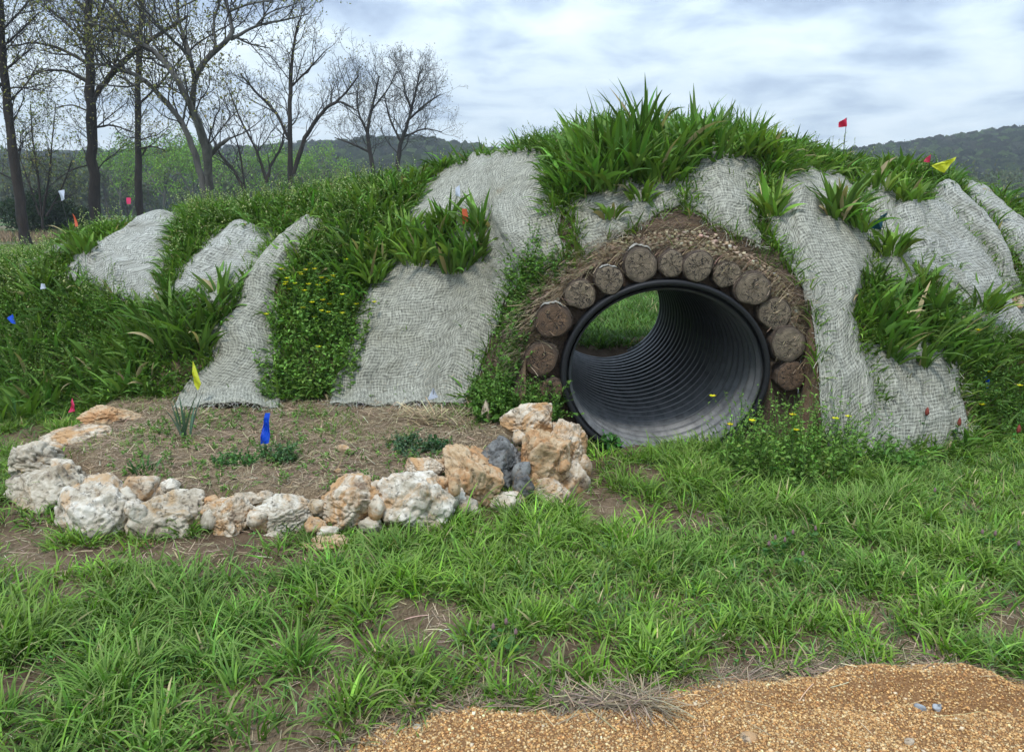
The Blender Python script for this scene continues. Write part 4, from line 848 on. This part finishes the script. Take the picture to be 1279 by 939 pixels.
# ------------------------------------------------------------------ tubes, flags
def tube(acc, pts, rad, ns=6, c=(1, 1, 1)):
    pts = np.asarray(pts, float); rad = np.asarray(rad, float); t = np.gradient(pts, axis=0); t /= np.linalg.norm(t, axis=1, keepdims=True)+1e-9
    ref = np.array([0, 1, .13]) if abs(t[0][1]) < .8 else np.array([1, 0, .1])
    a = np.cross(t, ref); a /= np.linalg.norm(a, axis=1, keepdims=True)+1e-9; b_ = np.cross(t, a); th = np.arange(ns)*2*np.pi/ns
    V = pts[:, None]+rad[:, None, None]*(a[:, None]*np.cos(th)[None, :, None]+b_[:, None]*np.sin(th)[None, :, None])
    acc.add(V, [gridf(ns, len(pts), True)], c)
FLAGS = [ # base px,py ; flag polygon in px ; colour ; label
 ((20,412),[(11,397),(17,392),(22,404),(18,403)],'blue','small blue flag in the weeds at the left edge'),
 ((92,525),[(93,496),(97,504),(95,513),(88,514)],'pink','pink flag behind the left end of the rock border'),
 ((246,505),[(241,450),(254,478),(248,487),(243,480)],'yellow','narrow yellow flag in front of the long mat'),
 ((331,565),[(331,516),(336,517),(336,553),(325,555),(326,545)],'blue','bright blue flag standing in the planting bed'),
 ((541,520),[(541,484),(547,497),(534,499)],'white','white flag at the bottom of the broad flat mat'),
 ((576,285),[(569,235),(574,231),(575,246),(569,245)],'white','small white flag near the ridge in the blade clump'),
 ((581,310),[(577,261),(583,261),(585,276),(578,281)],'orange','orange flag in the blade clump on the mats'),
 ((1052,215),[(1058,147),(1058,158),(1049,159),(1050,152)],'red','pink flag on the tall wire against the sky'),
 ((1158,232),[(1163,193),(1163,203),(1155,202)],'pink','small pink flag left of the large yellow one'),
 ((1170,240),[(1164,207),(1195,196),(1180,216)],'yellow','large yellow flag on the right shoulder'),
 ((1100,300),[(1085,284),(1109,265),(1101,287)],'teal','dark teal flag lying low on the right mats'),
 ((88,285),[(74,239),(81,237),(83,249),(77,251)],'white','white flag on a leaning wire at the far left'),
 ((98,290),[(91,267),(95,270),(99,283),(96,283)],'orange','orange flag on the left shoulder near the trees'),
 ((159,262),[(157,247),(161,247),(162,255),(158,255)],'pink','tiny pink flag on the ridge in front of the dark trunk'),
 ((1236,500),[(1230,468),(1236,474),(1236,492),(1230,484)],'blue','blue flag buried in weeds at the right edge'),
 ((56,375),[(52,354),(60,354),(60,360),(53,361)],'white','tiny white flag in weeds left of the leftmost mat')]
for (bx, by), poly, fc, lab in FLAGS:
    c0 = cast(np.array([float(bx)]), np.array([float(by)]))[0]; Yd = c0[1]-(.02 if c0[1] < 5.2 or c0[1] > 7.3 else .17)
    pp = np.array([at(a, b_, Yd) for a, b_ in poly]); pp = np.round(pp, 4)
    root = empty('marking_flag', tuple(c0)); tag(root, lab, 'flag', 'survey marking flags')
    topp = pp[0] if fc not in ('teal',) else pp[1]
    if fc == 'red': topp = pp[0]
    acc = Acc(); s = np.linspace(0, 1, 7)[:, None]; ln = c0-[0, 0, .03]; pts = ln+(topp-ln)*s; pts[:, 1] += .006; tube(acc, pts-c0, np.full(7, .0016 if Yd < 6 else .0022), 5)
    acc.build('wire_stem', M['wire'], root)
    cen = pp.mean(0); n = len(pp); ring = np.concatenate([pp, [cen]]); bm = bmesh.new()
    vs = [bm.verts.new(v-c0) for v in ring]; 
    for j in range(n): bm.faces.new((vs[j], vs[(j+1) % n], vs[n]))
    bmesh.ops.subdivide_edges(bm, edges=bm.edges[:], cuts=3, use_grid_fill=True)
    for v in bm.verts: v.co.y += .012*math.sin(v.co.x*70+v.co.z*45)+.4*(v.co.x)*(.5 if bx % 2 else -.5)
    me = bpy.data.meshes.new('flag'); bm.to_mesh(me); bm.free(); me.materials.append(M['flag_'+fc]); o = bpy.data.objects.new('flag', me); col.objects.link(o); o.parent = root
    sm = o.modifiers.new('t', 'SOLIDIFY'); sm.thickness = .0012

# ------------------------------------------------------------------ trees
def branch(rd, p, d, L, r, lev, segs, tips, gn=.25, up=.12):
    n = max(3, min(8, int(L/.35)+2)); pts = [p]; d = d/np.linalg.norm(d); st = L/(n-1)
    for i in range(n-1):
        d = d+rd.normal(0, gn, 3)*[1, 1, .8]+[0, 0, up*(1 if lev < 3 else .3)]; d = d/np.linalg.norm(d); pts.append(pts[-1]+d*st)
    pts = np.array(pts); rad = r*np.linspace(1, .35 if lev < 4 else .5, n)
    segs.append((pts, rad, lev)); tips.append((pts[-1], lev)); return pts, rad
def ramify(rd, pts, rad, lev, maxlev, segs, tips, dens, ratio, minr, t0=.25, gn=.25):
    L = np.linalg.norm(np.diff(pts, axis=0), axis=1).sum()
    if lev >= maxlev or L < .15: return
    k = max(2, int(L*dens[lev]))
    for j in range(k):
        t = t0+(1-t0)*(j+rd.random())/k; f_ = t*(len(pts)-1); i = min(int(f_), len(pts)-2); p = pts[i]+(pts[i+1]-pts[i])*(f_-i); tg = pts[i+1]-pts[i]; tg = tg/np.linalg.norm(tg)
        q = rd.normal(size=3); q -= tg*q.dot(tg); q /= np.linalg.norm(q); ang = rd.uniform(.5, 1.1); d = tg*math.cos(ang)+q*math.sin(ang)+np.array([0, 0, .15])
        l = ratio[lev]*rd.uniform(.6, 1.15)*(1.15-.5*t); rr = max(minr, min(rad[i]*.55, .012*l+minr))
        a, b_ = branch(rd, p, d, l, rr, lev+1, segs, tips, gn); ramify(rd, a, b_, lev+1, maxlev, segs, tips, dens, ratio, minr, .2, gn)
def tree(name, label, d, limbs, bark, seed, fat=.82, maxlev=4, dens=(2.1, 2.6, 3.4, 4), ratio=(2.4, 1.3, .7, .4), minr=.009, leafn=0, leafc=(.20,.19,.07), leafs=.11, t0=.3, gn=.25, group=None, shift=0, twigc=None):
    rd = np.random.default_rng(seed); sc = d/F/1.0; tr = Acc(); tw = Acc(); segs = []; tips = []
    base = None
    for li, lb in enumerate(limbs):
        a = np.array(lb, float); y = d+np.cumsum(np.concatenate([[0], rd.normal(0, .5, len(a)-1)]))*(1 if li else .2)
        pts = np.array([at(x_+shift, y_, yy) for (x_, y_, _), yy in zip(a, y)]); 
        if base is None:
            base = pts[0].copy(); base[2] = -.05; pts = np.concatenate([[base], pts]); a = np.concatenate([[a[0]*[1, 1, 1.25]], a])
        rad = a[:, 2]*sc*.85*fat
        # refine
        s = np.linspace(0, len(pts)-1, (len(pts)-1)*5+1); P3 = np.stack([np.interp(s, np.arange(len(pts)), pts[:, k]) for k in range(3)], -1); Rr = np.interp(s, np.arange(len(pts)), rad)
        for _ in range(3): P3[1:-1] = .25*P3[:-2]+.5*P3[1:-1]+.25*P3[2:]
        P3[1:-1] += rd.normal(0, .25, (len(P3)-2, 3))*Rr[1:-1, None]*.6
        tube(tr, P3-base, Rr*(1+.06*rd.normal(size=len(Rr))), 10)
        ramify(rd, P3, Rr, 0, maxlev, segs, tips, dens, ratio, minr, t0 if li == 0 else .15, gn)
    root = empty(name, tuple(base)); tag(root, label, 'tree', group)
    tr.build('trunk', bark, root, smooth=True)
    for p_, r_, lv in segs: tube(tw, p_-base, r_, 4 if lv < 3 else 3, (.034,.029,.025) if twigc is None else twigc)
    tw.build('branches', M['twig'], root)
    if leafn:
        lf = Acc(); T = np.array([t[0] for t in tips if t[1] >= 2])-base; n = min(leafn, len(T)*12); k = rng.integers(0, len(T), n); Pp = T[k]+rd.normal(0, leafs*1.6, (n, 3))
        blades(lf, Pp, U(0, 6.28, n), U(.6, 1.3, n)*leafs, U(.5, .9, n)*leafs, U(.2, 2.2, n), U(-.3, .8, n), cvar(leafc, n, .3), 3, 'oval', 0, 1.0)
        lf.build('crown', M['treeleaf'], root)
m, nt, b, out = newmat('twigs'); a = nt.nodes.new('ShaderNodeAttribute'); a.attribute_name = 'col'; nt.links.new(a.outputs[0], b.inputs['Base Color']); b.inputs['Roughness'].default_value = .9; M['twig'] = m
GT = 'tall trees beyond the left of the mound'
tree('oak_tree', 'leaning dark trunked tree at the left edge of the photo', 34, [[(32,300,9),(22,235,8),(12,155,7),(4,80,6.5),(0,0,5),(-4,-70,4)],[(6,110,2),(-20,90,1.5),(-50,60,1)],[(8,130,1.6),(30,110,1.2),(48,80,.8)],[(2,60,2),(25,40,1.5),(50,15,1)],[(4,90,2),(22,75,1.6),(40,60,1)],[(0,30,2),(-10,0,1.6),(10,-40,1)],[(1,40,2),(30,10,1.6),(55,-25,1)]], M['bark_dark'], 1, leafn=1500, group=GT)
tree('oak_tree', 'thick dark straight trunk, second tree from the left, with a rising right limb', 38, [[(119,272,9.5),(115,180,8.5),(112,100,7.5),(110,30,6),(112,-70,5)],[(116,122,5),(140,92,5),(165,66,4),(192,48,3),(235,20,2)],[(112,105,2.5),(85,88,2),(55,88,1.4),(25,100,.8)],[(116,160,2),(140,156,1.5),(165,165,1)],[(111,60,3),(90,35,2.5),(60,10,1.5)],[(111,40,3),(130,10,2),(140,-40,1.5)],[(114,205,1.2),(90,212,1),(70,225,.6)],[(111,80,3),(75,60,2.4),(40,52,1.6),(15,60,.8)],[(111,20,3),(85,-10,2),(60,-40,1)],[(140,92,2.5),(150,60,2),(148,25,1.5),(155,-10,1)],[(165,66,2),(185,75,1.6),(210,70,1)],[(112,140,1.5),(90,130,1.2),(70,135,.8)]], M['bark_dark'], 2, leafn=3000, group=GT)
tree('oak_tree', 'slim dark straight tree between the thick trunk and the grey forked tree', 44, [[(173,246,6),(172,170,5.2),(172,90,4.8),(177,10,4),(180,-60,3)],[(174,130,2),(200,105,1.8),(225,75,1.2)],[(174,186,1.8),(190,182,1.4),(206,188,.7)],[(172,110,1.8),(150,95,1.3),(130,90,.9)],[(173,60,2),(155,30,1.5),(140,10,1)]], M['bark_dark'], 3, leafn=1800, group=GT)
tree('oak_tree', 'grey forked spreading tree with a broken stub limb', 31, [[(256,238,9),(248,205,7.5),(228,150,6.5),(182,100,5.5),(145,84,4),(108,78,2.5)],[(262,236,10),(258,185,11),(236,125,7.5),(206,76,6),(165,45,4.5),(120,30,3),(75,22,2)],[(240,135,7),(243,95,6.5),(265,66,6),(292,45,5),(286,15,4),(270,-30,3)],[(243,100,5),(236,62,4.5),(222,25,4),(220,-30,3)],[(262,195,6),(276,180,5),(288,172,3)],[(288,50,4),(320,32,3),(352,26,2.2),(385,18,1.2)],[(236,70,3.5),(205,40,3),(180,10,2)],[(270,62,3),(265,30,2.5),(275,0,2)],[(228,152,2.5),(235,120,2),(228,85,1.2)],[(182,100,3),(160,110,2),(125,105,1.4),(95,110,.9)],[(165,45,3),(150,20,2.4),(130,-5,1.6)],[(206,76,3),(190,50,2.4),(185,20,1.6)],[(292,45,3),(310,55,2),(335,60,1.2)],[(286,15,2.6),(310,5,2),(345,0,1.2)],[(320,32,2),(335,15,1.6),(370,5,1)],[(258,185,2),(285,150,1.5),(300,135,.8)]], M['bark_grey'], 4, fat=.6, dens=(2.2,2.4,3.2,4), leafn=4500, t0=.45, group=GT)
tree('bare_tree', 'bare dark tree with a wide right fork, middle of the row', 46, [[(363,226,5),(362,150,4),(363,90,3.2),(368,45,2),(376,20,1)],[(366,218,4),(380,172,3.6),(404,137,3),(428,122,2),(448,95,1)],[(361,175,2.6),(345,140,2.4),(322,118,1.8),(300,92,1)],[(362,110,2),(385,88,1.6),(405,65,1)],[(404,137,2),(425,125,1.6),(448,140,.8)]], M['bark_dark'], 5, dens=(2,2.6,3.4,4), leafn=500, group=GT)
tree('bare_tree', 'thin bare leaning stems between the grey forked tree and the wide fork', 48, [[(306,238,3),(292,212,2.4),(272,190,1.6),(262,160,1)],[(333,228,3),(338,205,2.4),(352,185,2),(356,155,1.2)],[(333,228,3),(322,190,2),(300,150,1.6),(285,110,1)],[(306,236,2),(300,190,1.5),(290,160,.8)]], M['bark_dark'], 6, dens=(1.8,2.2,3,4), leafn=0, group=GT)
tree('bare_tree', 'left of the two round crowned bare trees on the ridge skyline', 60, [[(468,216,4.2),(461,185,3.6),(458,160,3),(466,130,2.2),(474,95,1)],[(461,190,2),(440,180,1.6),(418,172,.8)],[(458,165,2),(445,135,1.5),(448,105,.8)],[(466,135,1.5),(485,112,1.2),(495,90,.7)]], M['bark_dark'], 7, dens=(2,2.6,3.2,4), ratio=(2.6,1.6,.9,.5), leafn=700, leafc=(.10,.10,.05), group=GT)
tree('bare_tree', 'right of the two round crowned bare trees on the ridge skyline', 60, [[(496,214,4.2),(500,182,3.4),(512,145,2.6),(520,112,1.8),(524,90,.9)],[(501,178,2.2),(486,148,1.7),(480,118,.8)],[(510,150,2),(532,130,1.5),(550,118,.8)],[(503,172,1.6),(530,160,1.2),(552,165,.7)],[(514,140,1.6),(505,112,1),(502,92,.6)]], M['bark_dark'], 8, dens=(2.2,2.6,3.2,4), ratio=(2.6,1.7,.9,.5), leafn=700, leafc=(.10,.10,.05), group=GT)
tree('sapling', 'thin many stemmed sapling between the two leftmost trunks', 42, [[(52,270,2),(48,220,1.8),(40,170,1.2),(38,130,.8)],[(54,270,2),(62,215,1.6),(66,165,1),(70,130,.7)],[(50,270,2),(35,225,1.4),(22,190,.8)],[(58,270,2),(78,235,1.2),(90,200,.8)]], M['bark_dark'], 9, dens=(2.2,2.4,3,3), ratio=(1.8,1,.6,.3), leafn=1500, leafc=(.17,.2,.06), group=GT)
for i, (px, top, d, w, lab) in enumerate([(205,172,95,1.,'fresh green leafing tree right of the slim dark trunk'),(150,190,98,.8,'fresh green leafing tree left of the slim dark trunk'),(330,196,100,.9,'fresh green leafing tree behind the thin bare stems'),(390,196,105,.8,'fresh green leafing tree behind the wide fork'),(240,200,92,.7,'small fresh green tree behind the grey forked trunk')]):
    tree('leafing_tree', lab, d, [[(px,256,2.2),(px+2,225,1.8),(px-2,top+15,1)],[(px,245,1.5),(px-22*w,215,1.2),(px-36*w,top+22,.7)],[(px,245,1.5),(px+22*w,212,1.2),(px+38*w,top+20,.7)],[(px,240,1.4),(px+10*w,205,1),(px+16*w,top+6,.6)]], M['bark_grey'], 20+i, maxlev=3, dens=(1.6,1.6,1.6), ratio=(2.6,1.7,1.0), minr=.025, leafn=9000, leafc=(.17,.30,.05), leafs=.22, group='fresh green trees before the hill', twigc=(.14,.16,.07))
def bush(name, px, py, d, w, h, label, base, seed, n=9000, ls=.1):
    c0 = at(px, py, d); c0[2] = -.05; rd = np.random.default_rng(seed); acc = Acc()
    v = rd.normal(size=(n, 3)); v /= np.linalg.norm(v, axis=1, keepdims=True); r = rd.random(n)**.4*(1+.3*fbm(v*2.2, 3, seed)); Pp = v*r[:, None]*[w, w, h*.5]+[0, 0, h*.5]; Pp = Pp[Pp[:, 2] > 0]; n = len(Pp)
    blades(acc, Pp, U(0, 6.28, n), U(.6, 1.4, n)*ls*2, U(.4, .8, n)*ls, U(.3, 1.8, n), U(-.3, .9, n), cvar(base, n, .3), 3, 'oval', 0, 1.)
    o = acc.build(name, M['treeleaf']); o.location = tuple(c0); tag(o, label, 'bush')
bush('cedar_bush', 52, 285, 44, 2.0, 2.6, 'dark evergreen bush right of the leftmost trunk', (.02,.04,.015), 5)
bush('cedar_bush', 98, 282, 47, 1.2, 1.7, 'smaller dark bush left of the thick straight trunk', (.025,.04,.018), 6, 5000)

# ------------------------------------------------------------------ hills and far woods
def hill(name, ridge, d0, d1):
    """ridge: list of (px, py) of the skyline at depth d1; terrain rises from d0"""
    pts = np.array([at(a, b_-0, d1) for a, b_ in ridge]); X_ = np.linspace(pts[0, 0], pts[-1, 0], 120); Zr = np.interp(X_, pts[:, 0], pts[:, 2])
    T_ = np.linspace(0, 1, 40); YY = d0+(d1*1.25-d0)*T_[:, None]+0*X_; u = np.clip((YY-d0)/(d1-d0), 0, 1.25)
    ZZ = np.sin(np.clip(u, 0, 1)*np.pi/2)**1.1*Zr*np.where(u > 1, 1-(u-1)*1.5, 1)-1*(u <= .01); XX = X_*(YY/d1)
    ZZ = ZZ+3*n2(XX, YY, .02, 3, 3)*np.clip(u*3, 0, 1)*(u < .85)
    o = mesh(name, np.stack([XX, YY, ZZ], -1).reshape(-1, 3), [gridf(120, 40)], M['hillg'], smooth=True); tag(o, kind='structure'); return XX, YY, ZZ, u
m, nt, b, out = newmat('forest_floor'); nt.links.new(ramp(nt, noise(nt, geopos(nt), .2, 5, .6), [(.3, (.02,.028,.016)), (.7, (.05,.06,.035))]), b.inputs['Base Color']); b.inputs['Roughness'].default_value = 1; M['hillg'] = m
m, nt, b, out = newmat('far_canopy'); a = nt.nodes.new('ShaderNodeAttribute'); a.attribute_name = 'col'; po = geopos(nt)
nn_ = noise(nt, po, .9, 8, .75); c = mixc(nt, 1.0, a.outputs[0], ramp(nt, nn_, [(.3, (.55,.55,.55)), (.7, (1.5,1.5,1.5))]), 'MULTIPLY'); nt.links.new(c, b.inputs['Base Color']); b.inputs['Roughness'].default_value = 1; b.inputs['Specular IOR Level'].default_value = 0
bump(nt, b, nn_, 1., 2.5); M['canopy'] = m
HILLS = [([(-1500,262),(-1250,240),(-900,215),(-500,200),(-250,206),(-60,206),(60,205),(200,201),(300,199),(430,193),(520,194),(600,200),(760,215),(900,222)], 170, 420, 'left_hill'),
         ([(860,230),(960,212),(1040,206),(1095,199),(1150,192),(1190,186),(1240,179),(1290,175),(1400,170),(1550,168),(1800,180),(2100,186),(2400,205),(2650,240),(2800,262)], 200, 380, 'right_hill')]
accC = Acc(); V1, F1 = ICO[2]
for hi_, (rg, d0, d1, nm) in enumerate(HILLS):
    XX, YY, ZZ, u = hill('hill', rg, d0, d1); n = 8500; uu = rng.random(n)**.8*1.03; fx_ = np.where(rng.random(n) < .62, np.interp(U(*((0, 1000) if hi_ == 0 else (860, 1400)), n), [p_[0] for p_ in rg], (np.array([p_[0] for p_ in rg])-rg[0][0])/(rg[-1][0]-rg[0][0])*119), U(0, 119, n)); fy_ = uu*(39/1.25)*(1/1.0)
    i0 = np.minimum(fx_.astype(int), 118); j0 = np.minimum((np.interp(uu*(d1-d0)+d0, YY[:, 0], np.arange(40))).astype(int), 38)
    g = lambda A: A[j0, i0]*(1-(fx_-i0))+A[j0, i0+1]*(fx_-i0)
    tj = (np.interp(uu*(d1-d0)+d0, YY[:, 0], np.arange(40)))-j0; g2 = lambda A: g(A)*(1-tj)+(A[j0+1, i0]*(1-(fx_-i0))+A[j0+1, i0+1]*(fx_-i0))*tj
    cx_, cy_, cz_ = g2(XX), g2(YY), g2(ZZ); s = U(1.6, 3.6, n)
    V = V1[None]*(1+.30*fbm(V1[None]*1.8+rng.random((n, 1, 3))*90, 3, 4))[..., None]*s[:, None, None]*np.array([1, 1, 1.1])+np.stack([cx_, cy_, cz_+s*.5], -1)[:, None]
    pal = np.array([(.030,.042,.020),(.055,.075,.032),(.055,.060,.038),(.070,.105,.034),(.038,.044,.030),(.028,.036,.020)]); c = pal[rng.integers(0, 6, n)]*np.exp(rng.normal(0, .2, (n, 1)))
    accC.add(V, [(F1[None]+(np.arange(n)*len(V1))[:, None, None]).reshape(-1, 3)], np.repeat(c, len(V1), 0))
    nq = 150000; k = rng.integers(0, n, nq); v = rng.normal(size=(nq, 3)); v /= np.linalg.norm(v, axis=1, keepdims=True); Pp = np.stack([cx_, cy_, cz_+s*.5], -1)[k]+v*s[k, None]*U(.9, 1.25, (nq))[:, None]
    blades(accC, Pp, U(0, 6.28, nq), U(.4, 1.0, nq), U(.25, .6, nq), U(.2, 1.6, nq), 0*U(0, 1, nq), c[k]*1.2*np.exp(rng.normal(0, .3, (nq, 1))), 3, 'oval', 0, 1.)
tag(accC.build('distant_forest', M['canopy'], smooth=True), 'dark mixed forest covering the far hills', 'forest', kind='stuff')
# near treeline at the foot of the hills
acc = Acc(); tl = Acc()
def treeline(x0, x1, d, n, hmax, c):
    rd = np.random.default_rng(int(x0+5000))
    for i in range(n):
        px = rd.uniform(x0, x1); dd = d*rd.uniform(.94, 1.08); p = at(px, 262, dd); p[2] = 0; h = hmax*rd.uniform(.6, 1)
        segs = []; tips = []; a, r_ = branch(rd, p, np.array([0, 0, 1.]), h, .22, 0, segs, tips, .05, .1); ramify(rd, a, r_, 0, 2, segs, tips, (.9, .8), (h*.38, h*.18), .05, .15, .15)
        for q in segs: tube(acc, q[0], q[1], 3, (.11,.10,.085))
        T = np.array([t[0] for t in tips]); m_ = 260; k = rd.integers(0, len(T), m_); blades(tl, T[k]+rd.normal(0, .9, (m_, 3)), U(0, 6.28, m_), U(.4, 1., m_), U(.3, .6, m_), U(.2, 1.8, m_), 0*U(0, 1, m_), cvar(c, m_, .3), 3, 'oval', 0, 1.)
treeline(1400, 2300, 170, 30, 8.0, (.085,.105,.045)); treeline(1160, 1400, 170, 46, 8.0, (.085,.105,.045)); treeline(-60, 430, 125, 52, 7.5, (.075,.095,.038)); treeline(380, 560, 160, 20, 8, (.06,.075,.035))
acc.add(np.concatenate(tl.V), [np.concatenate(f) for f in tl.F.values()], np.concatenate(tl.C))
tag(acc.build('hill_foot_wood', M['treeleaf']), 'thin grey green wood along the foot of the hills', 'wood', kind='stuff')
# tan dry grass strip under the trees
acc = Acc(); n = 16000; x = U(-40, -12, n); y = U(36, 46, n); blades(acc, np.stack([x, y, 0*x-.05], -1), U(0, 6.28, n), U(.2, .6, n), U(.02, .04, n), U(0, .6, n), U(0, .6, n), cvar((.27,.19,.11), n, .3), 3)
tag(acc.build('dry_meadow', M['dry']), 'strip of tan dry meadow under the left trees', 'dry grass', kind='stuff')

# haze over the valley
m = bpy.data.materials.new('valley_haze'); m.use_nodes = True; nt = m.node_tree; nt.nodes.clear(); out = nt.nodes.new('ShaderNodeOutputMaterial'); v_ = nt.nodes.new('ShaderNodeVolumePrincipled'); v_.inputs['Color'].default_value = (.80,.88,.97,1); v_.inputs['Density'].default_value = .00060; nt.links.new(v_.outputs[0], out.inputs['Volume'])
hb = np.array([(x_, y_, z_) for x_ in (-720, 720) for y_ in (-70, 920) for z_ in (-2, 110)], float)
tag(mesh('haze', hb, [np.array([[0,1,3,2],[4,6,7,5],[0,4,5,1],[2,3,7,6],[0,2,6,4],[1,5,7,3]])], m), kind='stuff')
# ------------------------------------------------------------------ world, sun, camera
SUN_EL, SUN_AZ = R(58), R(200)     # azimuth clockwise from +Y
w = bpy.data.worlds.new('World'); bpy.context.scene.world = w; w.use_nodes = True; nt = w.node_tree; nt.nodes.clear()
out = nt.nodes.new('ShaderNodeOutputWorld'); bg = nt.nodes.new('ShaderNodeBackground'); nt.links.new(bg.outputs[0], out.inputs[0])
sky = nt.nodes.new('ShaderNodeTexSky'); sky.sky_type = 'NISHITA'; sky.sun_disc = False; sky.sun_elevation = SUN_EL; sky.sun_rotation = SUN_AZ
tc = nt.nodes.new('ShaderNodeTexCoord').outputs['Generated']; sx = nt.nodes.new('ShaderNodeSeparateXYZ'); nt.links.new(tc, sx.inputs[0])
zc = math_(nt, 'MAXIMUM', sx.outputs[2], 0.0); zd = math_(nt, 'ADD', zc, .20)
cb = nt.nodes.new('ShaderNodeCombineXYZ'); nt.links.new(math_(nt, 'DIVIDE', sx.outputs[0], zd), cb.inputs[0]); nt.links.new(math_(nt, 'DIVIDE', sx.outputs[1], zd), cb.inputs[1])
mp = nt.nodes.new('ShaderNodeMapping'); mp.inputs['Scale'].default_value = (1.0, 1.15, 1); mp.inputs['Location'].default_value = (3.1, 1.7, 0); mp.inputs['Rotation'].default_value = (0, 0, R(12)); nt.links.new(cb.outputs[0], mp.inputs[0])
nA = noise(nt, mp.outputs[0], 2.7, 7, .55, .3); nB = noise(nt, mp.outputs[0], .9, 4, .5, .2)
S = 10.0   # Background strength .1 below
def c10(r, g, b_): return (r*S, g*S, b_*S)
cl = nt.nodes.new('ShaderNodeValToRGB'); e = cl.color_ramp.elements; e.new(.5); e.new(.6)
for x_, p_, c_ in zip(e, (.40, .49, .56, .64), ((.555,.625,.665),(.455,.535,.595),(.325,.40,.49),(.21,.27,.37))): x_.position = p_; x_.color = (*c_, 1)
bd = nt.nodes.new('ShaderNodeMapRange'); bd.interpolation_type = 'SMOOTHSTEP'; bd.inputs[1].default_value = .17; bd.inputs[2].default_value = .235; nt.links.new(zc, bd.inputs[0])
mixn = math_(nt, 'ADD', math_(nt, 'ADD', math_(nt, 'MULTIPLY', nA, .62), math_(nt, 'MULTIPLY', nB, .38)), math_(nt, 'MULTIPLY_ADD', bd.outputs[0], .15, -.045)); nt.links.new(mixn, cl.inputs[0])
# overcast sky brightens towards the zenith
gr = math_(nt, 'MULTIPLY_ADD', zc, 2.4, .84)
cc = mixc(nt, 1.0, cl.outputs[0], gr, 'MULTIPLY'); cc = mixc(nt, 1.0, cc, (S, S, S), 'MULTIPLY')
fin = mixc(nt, .92, sky.outputs[0], cc); nt.links.new(fin, bg.inputs[0]); bg.inputs[1].default_value = .10
sl = bpy.data.lights.new('sun', 'SUN'); sl.energy = 1.5; sl.angle = R(11); sl.color = (1, .97, .92); so = bpy.data.objects.new('sun', sl); col.objects.link(so)
so.rotation_euler = (math.pi/2-SUN_EL, 0, -SUN_AZ+math.pi)
cam = bpy.data.cameras.new('camera'); cam.sensor_fit = 'HORIZONTAL'; cam.sensor_width = 36; cam.lens = 36*F/1279; cam.clip_end = 3000; cam.clip_start = .05
co = bpy.data.objects.new('camera', cam); col.objects.link(co); co.location = (0, 0, CZ); co.rotation_euler = (math.pi/2-P, 0, 0); bpy.context.scene.camera = co
sc = bpy.context.scene; sc.view_settings.view_transform = 'Standard'; sc.view_settings.look = 'None'; sc.view_settings.gamma = 1; sc.view_settings.exposure = 0.70
sc.render.engine = 'CYCLES'; sc.cycles.max_bounces = 6; sc.cycles.transparent_max_bounces = 4; sc.cycles.use_denoising = True
